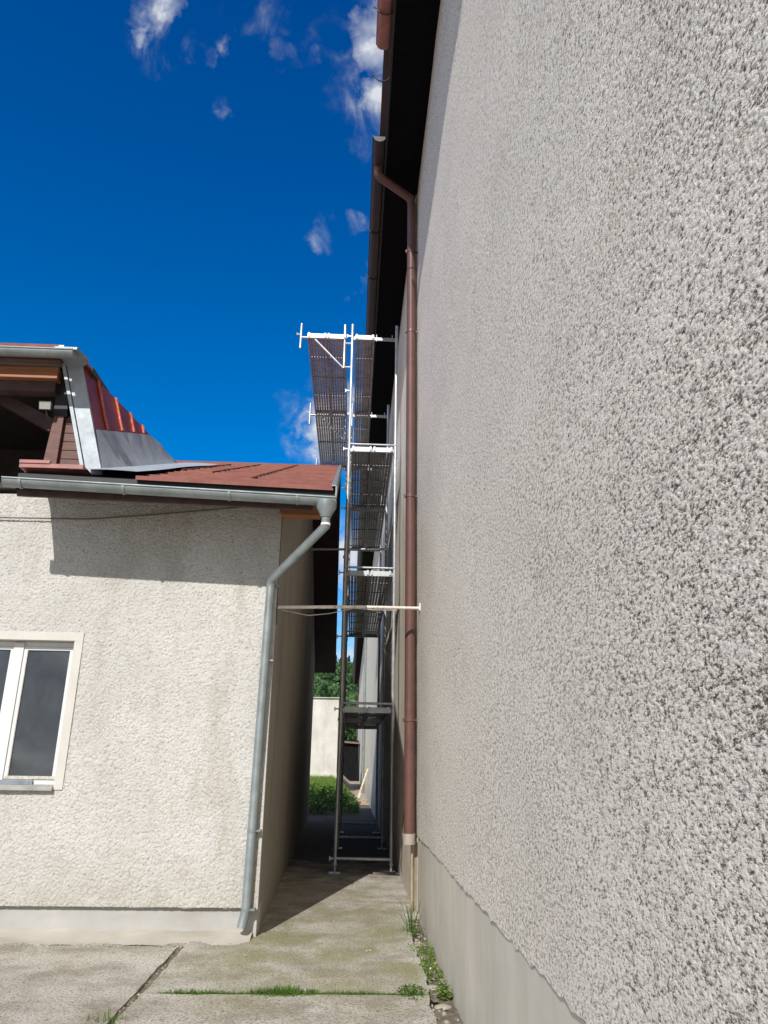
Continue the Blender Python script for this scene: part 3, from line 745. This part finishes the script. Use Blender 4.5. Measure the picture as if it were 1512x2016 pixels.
MB().box(-8, -3.05, 6.84, 6.96, 5.015, 5.145).build('lintel_beam', M['woodlight'], dmo, bevel=.004)
MB().box(-8, -3.08, 6.90, 7.02, 4.90, 5.01).build('inner_beam', M['darkwood'], dmo)
MB().hexa([(-3.105, 6.95, 4.02), (-2.965, 6.95, 4.02), (-2.965, 7.07, 4.02), (-3.105, 7.07, 4.02), (-3.065, 6.95, 4.66), (-2.965, 6.95, 4.66), (-2.965, 7.07, 4.66), (-3.065, 7.07, 4.66)]).build('post', M['wood'], dmo, bevel=.004)
MB().hexa([(-3.09, 6.98, 4.66), (-2.945, 6.98, 4.66), (-2.945, 7.07, 4.66), (-3.09, 7.07, 4.66), (-3.09, 6.98, 5.01), (-2.99, 6.98, 5.01), (-2.99, 7.07, 5.01), (-3.09, 7.07, 5.01)]).build('post_head', M['roofblack'], dmo)
pk = MB()
for k in range(7):
    z = 4.03 + k*.093
    pk.box(-2.965, -2.56-(.055*k*.52), 7.0, 7.03+.0015*(k % 2), z, z+.088)
pk.build('planking', M['wood'], dmo, bevel=.003)
br = MB(); br.hexa([(-3.9, 7.2, 4.98), (-3.75, 7.2, 5.03), (-3.75, 7.3, 5.03), (-3.9, 7.3, 4.98), (-3.2, 7.2, 4.60), (-3.1, 7.2, 4.70), (-3.1, 7.3, 4.70), (-3.2, 7.3, 4.60)])
br.build('diagonal_brace', M['darkwood'], dmo)
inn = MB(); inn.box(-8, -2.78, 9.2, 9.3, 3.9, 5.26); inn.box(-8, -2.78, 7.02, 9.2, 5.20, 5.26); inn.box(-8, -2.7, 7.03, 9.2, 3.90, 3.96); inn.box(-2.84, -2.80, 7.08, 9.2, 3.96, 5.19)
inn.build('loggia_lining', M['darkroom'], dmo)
MB().box(-3.07, -2.50, 6.43, 7.02, 3.895, 3.935).build('eaves_strip', M['redmetal'], dmo)
MB().box(-3.07, -2.80, 6.42, 6.46, 3.935, 3.965).build('eaves_strip', M['redmetal'], dmo)
# cheek surface: straight front edge, curved back edge that dies into the roof
def cheek(y, t, off=0.0):
    # t 0 at the roof, 1 at the top edge
    k = min(1, max(0, (y-6.9)/2.85))
    zb = roof_z(y, -2.5)+.03; zt = 5.215 + .06*k
    xt = -2.86 + .36*k**.85
    xb = -2.50 + .0*k
    z = zb + (max(zt, zb)-zb)*t
    x = xb + (xt-xb)*t + .08*min(1, k*4)*(1-t)**3*(1-k*.6)
    return (x+off, y, z)
ch = MB(); ys_ = [6.90 + 2.85*i/30 for i in range(31)]
def tb_(y):   # height share of the red/grey boundary
    k = (y-6.9)/2.85; zb = roof_z(y, -2.5)+.03; zt = 5.215+.06*k; return min(1, .42/max(.05, zt-zb)) if zt-zb > .05 else 1
ch.grid(31, 14, lambda u, v: (lambda y: cheek(y, tb_(y)+(1-tb_(y))*v, .012*math.sin(u*40)*.3))(6.90+2.85*u))
ch.build('cheek_cladding', M['redsheet'], dmo)
ch2 = MB(); ch2.grid(31, 10, lambda u, v: (lambda y: cheek(y, tb_(y)*v + .015*v, .012 + .010*math.sin(u*34+2*v)*(v)))(6.90+2.95*u))
ch2.build('cheek_flashing', M['zincdark'], dmo)
for y in (7.22, 7.66, 8.06, 8.42):
    s = MB(); t0 = tb_(y); pts = [cheek(y+rnd.uniform(-.006, .006), t0+(1-t0)*i/8*.93 + .03, .012) for i in range(9)]
    s.tube(pts, .017, 6); s.build('standing_seam', M['redseam'], dmo)
fl = MB()
A = Vector((-2.99, 6.86, 5.20)); B = Vector((-2.60, 6.86, 3.93)); w1 = .150
fl.hexa([B+Vector((0, 0, 0)), B+Vector((w1, 0, 0)), B+Vector((w1, .05, 0)), B+Vector((0, .05, 0)), A, A+Vector((w1, 0, 0)), A+Vector((w1, .05, 0)), A+Vector((0, .05, 0))])
fl.build('corner_flashing', M['sheet'], dmo)
fl = MB(); w2 = .035; o = Vector((-.045, -.012, 0))
fl.hexa([B+o, B+o+Vector((w2, 0, 0)), B+o+Vector((w2, .06, 0)), B+o+Vector((0, .06, 0)), A+o, A+o+Vector((w2, 0, 0)), A+o+Vector((w2, .06, 0)), A+o+Vector((0, .06, 0))])
fl.build('flashing_fold', M['sheet'], dmo)
# floodlight on the post
lamp = thing('floodlight', 'small square grey floodlight fixed to the brown dormer post', 'lamp', (-3.09, 6.9, 4.70))
MB().hexa([(-3.175, 6.84, 4.665), (-3.055, 6.84, 4.665), (-3.065, 6.91, 4.69), (-3.165, 6.91, 4.69), (-3.18, 6.82, 4.755), (-3.05, 6.82, 4.755), (-3.065, 6.91, 4.745), (-3.165, 6.91, 4.745)]).build('housing', M['lampmetal'], lamp, bevel=.003)
MB().hexa([(-3.168, 6.834, 4.672), (-3.062, 6.834, 4.672), (-3.062, 6.839, 4.672), (-3.168, 6.839, 4.672), (-3.171, 6.815, 4.748), (-3.059, 6.815, 4.748), (-3.059, 6.820, 4.748), (-3.171, 6.820, 4.748)]).build('lens', M['lampglass'], lamp)
lm = MB(); lm.tube([(-3.11, 6.86, 4.665), (-3.10, 6.88, 4.62), (-3.07, 6.95, 4.58)], .008, 6); lm.build('bracket', M['lampmetal'], lamp)
# cable along the wall
cb = MB(); cb.tube([(-8, 7.045, 3.59), (-3.5, 7.045, 3.60), (-2.6, 7.045, 3.61), (-2.0, 7.045, 3.67), (-1.3, 7.045, 3.755), (-.80, 7.045, 3.82), (-.765, 7.05, 3.80), (-.742, 7.10, 3.70), (-.742, 7.11, 2.95), (-.735, 7.10, 2.70), (-.735, 7.13, 2.64), (-.74, 7.16, 2.70), (-.742, 7.16, 2.9)], .0065, 6)
tag(cb.build('wall_cable', M['cable']), 'thin dark cable running under the low house gutter and down the corner', 'cable')

# ------------------------------------------------------------------ scaffold
SC_Y = (10.87, 13.80, 16.73); PX0, PX1 = -.150, .583
LV = (2.12, 4.09, 6.09, 8.10)
scaf = thing('scaffold', 'galvanised frame scaffold with perforated decks standing in the gap between the buildings', 'scaffold', (.2, 13.8, 0))
deck_mesh = None
def make_deck(x0, w, y0, y1, z, name='deck_plank'):
    # perforated sheet plank: rows of slots really cut through, folded edges and cross ribs
    m = MB(); nc = 6; nr = 44
    cw = (w-.03)/nc; chh = (y1-y0-.10)/nr
    xs = [0, .015]; ys = [0, .05]
    for c in range(nc):
        a = .015 + c*cw; xs += [a+cw*.32, a+cw*.62, a+cw]
    for r_ in range(nr):
        a = .05 + r_*chh; ys += [a+chh*.22, a+chh*.66, a+chh]
    xs += [w]; ys += [y1-y0]
    nx, ny = len(xs), len(ys)
    vs = [(x, y, 0) for y in ys for x in xs]
    fs = []
    for j in range(ny-1):
        for i in range(nx-1):
            inx = 1 <= i < nx-2 and (i-1) % 3 == 1; iny = 1 <= j < ny-2 and (j-1) % 3 == 1
            if inx and iny: continue
            fs.append((j*nx+i, j*nx+i+1, (j+1)*nx+i+1, (j+1)*nx+i))
    m.add(vs, fs)
    m.box(0, .006, 0, y1-y0, -.06, -.001); m.box(w-.006, w, 0, y1-y0, -.06, -.001)
    m.box(.006, .028, 0.0, y1-y0, -.060, -.054); m.box(w-.028, w-.006, 0.0, y1-y0, -.060, -.054)
    for k in range(1, 4):
        yy = (y1-y0)*k/4; m.box(.007, w-.007, yy, yy+.030, -.010, -.001)
    me_o = m.build(name, M['deck'], scaf)
    return me_o
DL = 2.885
first = make_deck(0, .32, 0, DL, 0)
cap = MB(); cap.box(.004, .316, -.014, .0, -.070, .006); cap.box(.012, .040, -.030, -.014, -.055, .014); cap.box(.280, .308, -.030, -.014, -.055, .014)
cap_o = cap.build('deck_end', M['deckcap'], first)
cap2 = MB(); cap2.box(.004, .316, DL+.0, DL+.012, -.070, .004)
cap2_o = cap2.build('deck_end', M['deckcap'], first)
def reset(o): o.matrix_parent_inverse = Matrix.Identity(4)
first.matrix_parent_inverse = Matrix.Translation(scaf.location).inverted()
for c in (cap_o, cap2_o): reset(c)
spots = []
for bay in (0, 1):
    y = SC_Y[bay]+(-.022 if bay == 0 else -.005)
    for lv in LV[:3]:
        for x in (PX0+.045, PX0+.375): spots.append((x, y, lv))
    spots.append((PX0+.045, y, LV[3]))
    for x in (-.885, -.560): spots.append((x-.01, y, LV[3]))
for i, p in enumerate(spots):
    if i == 0: o = first
    else:
        o = first.copy(); col.objects.link(o); o.parent = scaf
        for c in (cap_o, cap2_o):
            cc_ = c.copy(); col.objects.link(cc_); cc_.parent = o; cc_.matrix_parent_inverse = Matrix.Identity(4)
    o.parent = scaf; o.matrix_parent_inverse = Matrix.Translation(scaf.location).inverted()
    o.location = p
def tube_part(name, pts, r=.0242, mat='galv', seg=12, parent=scaf):
    return MB().tube(pts, r, seg).build(name, M[mat], parent)
for fi, y in enumerate(SC_Y):
    for px in (PX0, PX1):
        segs = [.12] + [l+.05 for l in LV]
        up = MB(); zz = .12; jit = [0, .004, -.003, .005, -.002]
        pts = []
        for k, z in enumerate([.10, 2.0, 4.0, 6.0, 8.32]):
            pts.append((px + jit[k]*(1 if px < 0 else -.6) + (-.014 if (px < 0 and k == 0) else 0), y, z))
        up.tube(pts, .0242, 14)
        for z in LV[:3]: up.tube([(px, y, z-.16), (px, y, z-.03)], .0275, 12)
        up.build('upright', M['galv'], scaf)
        jk = MB(); x = pts[0][0]; jk.tube([(x, y, .0), (x, y, .16)], .016, 10); jk.tube([(x, y, .095), (x, y, .125)], .034, 10); jk.box(x-.075, x+.075, y-.075, y+.075, -.004, .006)
        jk.build('base_jack', M['galv'], scaf)
    tube_part('transom', [(PX0-.01, y, .175), (PX1, y, .170)], .0215)
    for lv in LV[:3]:
        tube_part('transom', [(PX0, y-.012, lv+.062), (PX1, y-.012, lv+.058)], .017)
        MB().box(PX0+.02, PX1-.02, y-.010, y+.018, lv-.066, lv-.010).build('deck_ledger', M['galv'], scaf, bevel=.004)
    # top ledger, bracket
    lv = LV[3]
    MB().box(PX0+.02, PX1-.02, y-.010, y+.018, lv-.066, lv-.010).build('deck_ledger', M['galv'], scaf, bevel=.004)
    for x in (PX0+.40, PX0+.66): tube_part('lock_pin', [(x, y, lv-.08), (x, y, lv+.045)], .008, seg=6)
    bk = MB(); bk.tube([(-.276, y, 7.50), (-.276, y, 8.31)], .0215, 12)
    bk.tube([(-1.0, y, lv-.055), (-.276, y, lv-.055)], .020, 12)
    bk.tube([(-.78, y, lv-.07), (-.285, y, 7.50)], .017, 10)
    bk.tube([(-.276, y, lv-.14), (PX0, y, lv-.14)], .017, 8); bk.tube([(-.276, y, 7.515), (PX0, y, 7.52)], .017, 8)
    bk.build('bracket', M['galv'], scaf)
    en = MB(); en.tube([(-1.005, y, 7.84), (-1.0, y, 8.30)], .0205, 12); en.tube([(-1.06, y, lv), (-1.0, y, lv)], .012, 8); en.tube([(-1.068, y-.01, lv-.02), (-1.068, y+.01, lv+.03)], .013, 8)
    en.build('end_post', M['galv'], scaf)
    for z in [.175, LV[0]-.02, LV[0]+1.0, LV[1]-.02, LV[1]+1.0, LV[2]-.02, LV[2]+1.0, LV[3]]:
        wd = MB(); wd.box(PX0-.085, PX0-.022, y-.012, y+.012, z-.010, z+.010); wd.box(PX0-.09, PX0-.075, y-.016, y+.016, z-.03, z+.025)
        wd.build('wedge_coupler', M['galv'], scaf)
tube_part('wall_tie', [(-.84, 13.72, 5.20), (PX1+.05, 13.72, 5.24)], .0242)
MB().box(.34, .64, 10.78, 11.02, -.002, .028).build('sole_board', M['woodgrey'], scaf)

# ------------------------------------------------------------------ far end of the passage
fw = thing('far_outbuilding', 'plain pale outbuilding with stained wall beyond the weeds at the end of the gap', 'building', (-5, 38, 0))
MB().box(-10, -.60, 36, 44, .84, 4.15).build('wall', M['whiteplaster'], fw)
MB().box(-10, -.585, 35.97, 44, .1, .84).build('plinth', M['mainplinth'], fw)
MB().box(-10.1, -.55, 35.9, 44.1, 4.15, 4.18).build('parapet_cap', M['whiteplaster'], fw)
sh = thing('dark_shed', 'dark timber shed with a lean-to roof deep behind the scaffold', 'shed', (-.5, 60, 0))
MB().box(-3.2, .60, 56, 62, 0, 2.75).build('wall', M['shedblack'], sh)
MB().hexa([(-3.4, 55.7, 2.76), (.66, 55.7, 2.5), (.66, 62, 2.5), (-3.4, 62, 2.76), (-3.4, 55.7, 2.9), (.66, 55.7, 2.62), (.66, 62, 2.62), (-3.4, 62, 2.9)]).build('roof', M['woodgrey'], sh)

# leaning plank and rubble on the sunlit path
pl = MB(); pl.hexa([(.22, 27.4, .02), (.28, 27.4, .02), (.28, 27.44, .02), (.22, 27.44, .02), (.62, 28.4, 1.13), (.675, 28.4, 1.13), (.675, 28.44, 1.13), (.62, 28.44, 1.13)])
tag(pl.build('leaning_plank', M['palewood']), 'pale wooden plank leaning on the sunlit wall at the end of the gap', 'plank')
rb_ = random.Random(31)
def lump(mb, c, r, rr_, squash=.7, n=1):
    import bmesh
    bm = bmesh.new(); bmesh.ops.create_icosphere(bm, subdivisions=n, radius=1)
    vs = [(c[0]+v.co.x*r*rr_.uniform(.7, 1.25), c[1]+v.co.y*r*rr_.uniform(.7, 1.25), c[2]+v.co.z*r*squash*rr_.uniform(.7, 1.2)) for v in bm.verts]
    mb.add(vs, [tuple(v.index for v in f.verts) for f in bm.faces]); bm.free()
ru = MB()
for i in range(26): lump(ru, (rb_.uniform(.18, .62), rb_.uniform(27.0, 28.2), .02), rb_.uniform(.02, .07), rb_)
struct(ru.build('rubble', M['rubble']), 'stuff')
for i, (x, y) in enumerate(((.10, 27.15), (.02, 27.3))):
    b = MB(); b.hexa([(x-.03, y, 0), (x+.03, y, 0), (x+.03, y+.3, 0), (x-.03, y+.3, 0), (x-.06, y, .22), (x-.01, y, .22), (x-.01, y+.3, .2), (x-.06, y+.3, .2)])
    tag(b.build('offcut_board', M['woodgrey']), 'short weathered board end standing at the foot of the weeds, ' + ('right one of two' if i == 0 else 'left one of two'), 'board', 'board ends by the weeds')
sc_ = MB(); sc_.grid(7, 7, lambda u, v: (.30+.14*u, 29.2+.3*v, .05+.24*u*(.6+.4*v)+.03*math.sin(u*9+v*5)))
o = sc_.build('plastic_sheet', M['whitesheet']); tag(o, 'scrap of white plastic sheet lying by the leaning plank', 'plastic sheet')

# pebbles near the wall
pb = MB(); rp = random.Random(12)
for i in range(150):
    if rp.random() < .75: x, y, z = rp.uniform(.55, .70), rp.uniform(4.6, 8.2), -.055
    else: x, y, z = rp.uniform(-1.2, .5), rp.uniform(5.0, 9.0), .004
    r = rp.uniform(.004, .022) if z < 0 else rp.uniform(.003, .008)
    lump(pb, (x, y, z), r, rp)
for (x, y) in ((.17, 6.62), (.20, 6.63), (-.2, 6.9), (-.75, 6.45), (.62, 6.1), (.61, 6.9)):
    lump(pb, (x, y, .006), .014, rp)
for i in range(120):
    x = rp.uniform(-3.4, -1.0); lump(pb, (x, 6.76+rp.gauss(0, .03), .0), rp.uniform(.003, .010), rp)
for i in range(22):
    y = rp.uniform(5, 6.7); lump(pb, (-1.3+rp.gauss(0, .02), y, -.012), rp.uniform(.004, .012), rp)
struct(pb.build('pebbles', M['stone']), 'stuff')
gt = MB()
for i in range(1500):
    y = 4.7 + 4.3*rp.random()**1.6; x = rp.uniform(-3.4, .55)
    if y > 6.7 and x < -1.3: continue
    if y > 7.0 and x < -.7: continue
    r = rp.uniform(.0015, .0045); gt.add([(x-r, y-r, .003), (x+r, y-r*.6, .003), (x+r*.5, y+r, .003), (x, y, .003+r*1.3)], [(0, 1, 3), (1, 2, 3), (2, 0, 3)])
struct(gt.build('grit', M['soil']), 'stuff')
# broken kerb stones in the strip
kb = MB(); 
for i in range(9):
    y = 4.6 + i*.42; 
    lump(kb, (.615+rp.uniform(-.02, .02), y, -.055), rp.uniform(.05, .08), rp, .28, 2)
struct(kb.build('broken_kerb', M['stone']), 'stuff')

# ------------------------------------------------------------------ plants
def blades(mb, cx, cy, cz, n, rad, hmin, hmax, wid, rr_, lean=.6, sx=1.0):
    for i in range(n):
        a = rr_.uniform(0, 2*math.pi); d = rad*math.sqrt(rr_.random())
        x = cx + math.cos(a)*d*sx; y = cy + math.sin(a)*d*.35
        h = rr_.uniform(hmin, hmax)*(1-.5*d/rad); la = rr_.uniform(0, 2*math.pi); ln = h*rr_.uniform(.1, lean)
        dx, dy = math.cos(la)*ln, math.sin(la)*ln; px, py = -math.sin(la)*wid, math.cos(la)*wid
        P = []
        for t, w in ((0, 1), (.4, .85), (.75, .5), (1, .05)):
            bx = x+dx*t*t; by = y+dy*t*t; bz = cz+h*(t-.25*t*t*(ln/h))
            P += [(bx-px*w, by-py*w, bz), (bx+px*w, by+py*w, bz)]
        mb.add(P, [(0, 1, 3, 2), (2, 3, 5, 4), (4, 5, 7, 6)], True)
def leaf(mb, p, d, up, L_, W_):
    d = Vector(d).normalized(); s = d.cross(Vector(up)).normalized()*W_; u = s.cross(d).normalized()
    p = Vector(p)
    q = [p, p+d*L_*.35+s+u*L_*.08, p+d*L_*.75+s*.7+u*L_*.05, p+d*L_-u*L_*.1, p+d*L_*.75-s*.7+u*L_*.05, p+d*L_*.35-s+u*L_*.08, p+d*L_*.5-u*L_*.02]
    mb.add(q, [(0, 1, 6), (1, 2, 6), (2, 3, 6), (3, 4, 6), (4, 5, 6), (5, 0, 6)], False)
rg = random.Random(77)
def tuft(name, label, cat, cx, cy, cz, n, rad, h0, h1, wid=.0022, mat='grass', lean=.7, group=None, sx=1.0):
    m = MB(); blades(m, cx, cy, cz, n, rad, h0, h1, wid, rg, lean, sx)
    return tag(m.build(name, M[mat]), label, cat, group)
G = 'grass tufts in the slab joint'
tuft('grass_tuft', 'large dense green grass tuft in the middle of the slab joint', 'grass tuft', -.38, 5.50, -.01, 1000, .24, .02, .085, .0026, group=G, lean=.9)
tuft('grass_tuft', 'short sparse grass tuft at the left end of the slab joint', 'grass tuft', -.98, 5.50, -.01, 280, .17, .015, .07, .0022, group=G)
tuft('grass_tuft', 'pale flat grass tuft between the big tuft and the wall weeds', 'grass tuft', .03, 5.50, -.01, 420, .30, .01, .035, .0022, group=G, lean=1.2)
tuft('grass_tuft', 'thin yellowing grass blades rising from the strip beside the plinth', 'grass tuft', .63, 6.5, -.06, 150, .9, .04, .16, .0018, mat='meadow', lean=.6, sx=.07)
tuft('grass_tuft', 'thin grass blades sticking up at the bottom edge beside the long joint', 'grass tuft', -1.34, 4.98, -.01, 46, .12, .05, .13, .0020, lean=.5)
m = MB()
for i in range(8):
    y = rg.uniform(5, 6.6); blades(m, -1.30, y, -.015, 8, .03, .008, .025, .002, rg)
for i in range(4200):
    x = rg.uniform(-1.2, .56); k = .5+.5*math.sin(x*7+1)
    blades(m, x, 5.505+rg.gauss(0, .014), -.012, 1, .01, .008, .020+.032*k, .002, rg, 1.1)
struct(m.build('joint_moss', M['grass']), 'stuff')
def weed(name, label, cx, cy, cz, n, rad, h, L_, mat='weed', group=None, stalks=0):
    m = MB()
    for i in range(n):
        a = rg.uniform(0, 2*math.pi); d = rad*rg.random()**.6; x = cx+math.cos(a)*d*.6; y = cy+math.sin(a)*d
        z = cz + h*rg.random()*(1-.6*d/rad)
        leaf(m, (x, y, z), (rg.uniform(-1, 1), rg.uniform(-1, 1), rg.uniform(-.2, .6)), (0, 0, 1), L_*rg.uniform(.6, 1.3), L_*.32*rg.uniform(.7, 1.2))
    r_ = thing(name, label, 'weed', (cx, cy, cz), group)
    m.build('leaves', M[mat], r_)
    st = MB()
    for i in range(max(5, stalks)):
        a = rg.uniform(0, 2*math.pi); d = rad*.5*rg.random(); hh = h*(rg.uniform(1.3, 2.2) if i < stalks else .8)
        st.tube([(cx+math.cos(a)*d*.3, cy+math.sin(a)*d*.3, cz), (cx+math.cos(a)*d*.6, cy+math.sin(a)*d*.6, cz+hh*.5), (cx+math.cos(a)*d*1.2, cy+math.sin(a)*d*1.2, cz+hh)], .0012, 4)
    st.build('stems', M['grass'], r_)
    return r_
GW = 'weeds along the foot of the big wall'
weed('wall_weed', 'tall wispy weed with dry stalks nearest the brown downpipe', .585, 7.35, -.04, 170, .22, .13, .020, group=GW, stalks=40)
weed('wall_weed', 'bright leafy weed clump against the plinth below the wispy one', .625, 6.75, -.05, 300, .22, .10, .022, group=GW)
weed('wall_weed', 'small round leafy weed clump in the middle of the wall strip', .60, 6.15, -.05, 260, .20, .08, .022, group=GW)
weed('wall_weed', 'low yellow-green weed at the wall end of the slab joint', .44, 5.53, -.02, 420, .16, .07, .020, mat='grass', group=GW)
weed('wall_weed', 'upright narrow weed touching the plinth nearest the viewer', .655, 5.62, -.05, 110, .08, .12, .030, group=GW)

# weeds bush at the end of the passage
bu = thing('nettle_bush', 'broad leafy nettle bush half in shade at the end of the gap', 'bush', (-.6, 24, 0))
lv_ = MB(); rb3 = random.Random(5)
for i in range(3600):
    x = rb3.uniform(-1.5, .28); y = rb3.uniform(21.5, 28.5)
    top = (.50 + .14*math.sin(x*5+y*2.1) + .12*math.sin(y*4.7)) * (1 - .75*max(0, (x+.35)/.65)**1.5)
    if x > -.1 and rb3.random() < .5: continue
    z = top*rb3.random()**.45 - .03
    leaf(lv_, (x, y, z), (rb3.uniform(-1, 1), rb3.uniform(-1, 1), rb3.uniform(-.7, .3)), (0, 0, 1), rb3.uniform(.06, .15), rb3.uniform(.022, .05))
lv_.build('leaves', M['bush'], bu)
# meadow on the bank
me_ = MB(); rb4 = random.Random(6)
for i in range(9000):
    x = rb4.uniform(-3.2, .05); y = rb4.uniform(27.5, 36)
    z = float(terrain_z(np.array(x), np.array(y)))
    h = rb4.uniform(.05, .20); w = .012; a = rb4.uniform(0, 3.14); dx, dy = math.cos(a)*w, math.sin(a)*w; lx, ly = rb4.uniform(-.08, .08), rb4.uniform(-.08, .08)
    me_.add([(x-dx, y-dy, z-.02), (x+dx, y+dy, z-.02), (x+lx, y+ly, z+h)], [(0, 1, 2)])
struct(me_.build('meadow_grass', M['meadow']), 'stuff')
mg = MB(); xs_m = np.linspace(-9, -.02, 40)
mg.grid(40, 30, lambda u, v: (lambda x, y: (x, y, float(terrain_z(np.array(x), np.array(y)))+.02))(-9+8.95*u, 27.1+8.9*v))
struct(mg.build('grass_bank', M['meadow']))

# wooded hillside: far enough away to read as one mass
def forest():
    rf_ = np.random.default_rng(9)
    for nm, mat, spruce in (('forest', 'forest', False), ('forest', 'spruce', True)):
        V = []; n_tot = 0
        trees = []
        for i in range(900):
            y = rf_.uniform(120, 345); x = rf_.uniform(-60, 34)
            if rf_.random() < .35: x = rf_.uniform(-150, 120)
            sp_ = rf_.random() < (.15 if y < 290 else .75)
            if sp_ != spruce: continue
            trees.append((x, y))
        for (x, y) in trees:
            z0 = float(terrain_z(np.array(x), np.array(y)))
            H = rf_.uniform(6, 9.5) if not spruce else rf_.uniform(8, 12); Rr = rf_.uniform(2.2, 4.0) if not spruce else rf_.uniform(1.5, 2.3)
            n = 240 if abs(x+8) < 40 else 90
            u = rf_.random(n); th = rf_.random(n)*2*np.pi
            if spruce:
                zz = u**.8; rad = Rr*(1-zz)*(.6+.4*np.sin(zz*40)**2)*rf_.uniform(.7, 1, n)
                px = x+rad*np.cos(th); py = y+rad*np.sin(th); pz = z0 + .8 + zz*(H-.8); s = .45
            else:
                k = rf_.integers(0, 7, n); cs = rf_.normal(0, .42, (7, 3)); 
                dv = rf_.normal(0, 1, (n, 3)); dv /= np.linalg.norm(dv, axis=1)[:, None]
                p = cs[k]*[1, 1, .6] + dv*.45*rf_.uniform(.7, 1, n)[:, None]
                px = x+p[:, 0]*Rr; py = y+p[:, 1]*Rr; pz = z0 + H*.6 + p[:, 2]*H*.42; s = .55
            c = np.stack([px, py, pz], -1)
            a = rf_.normal(0, 1, (n, 3)); a /= np.linalg.norm(a, axis=1)[:, None]
            b = np.cross(a, rf_.normal(0, 1, (n, 3))); b /= np.linalg.norm(b, axis=1)[:, None]
            sz = (s*rf_.uniform(.6, 1.3, n))[:, None]
            V.append(np.stack([c-a*sz, c-b*sz*.7, c+a*sz, c+b*sz*.7], 1).reshape(-1, 3))
        V = np.concatenate(V)
        me = bpy.data.meshes.new(nm); q = np.arange(len(V), dtype=np.int32)
        me.vertices.add(len(V)); me.vertices.foreach_set('co', V.astype(np.float32).ravel())
        me.loops.add(len(q)); me.loops.foreach_set('vertex_index', q); me.polygons.add(len(q)//4)
        me.polygons.foreach_set('loop_start', np.arange(0, len(q), 4, dtype=np.int32)); me.update(calc_edges=True); me.materials.append(M[mat])
        o = bpy.data.objects.new(nm, me); col.objects.link(o); struct(o, 'stuff')
forest()
fl_ = MB()
fl_.grid(40, 30, lambda u, v: (lambda x, y: (x, y, float(terrain_z(np.array(x), np.array(y)))+1.2))(-200+400*u, 118+260*v))
struct(fl_.build('forest_floor', M['spruce']))
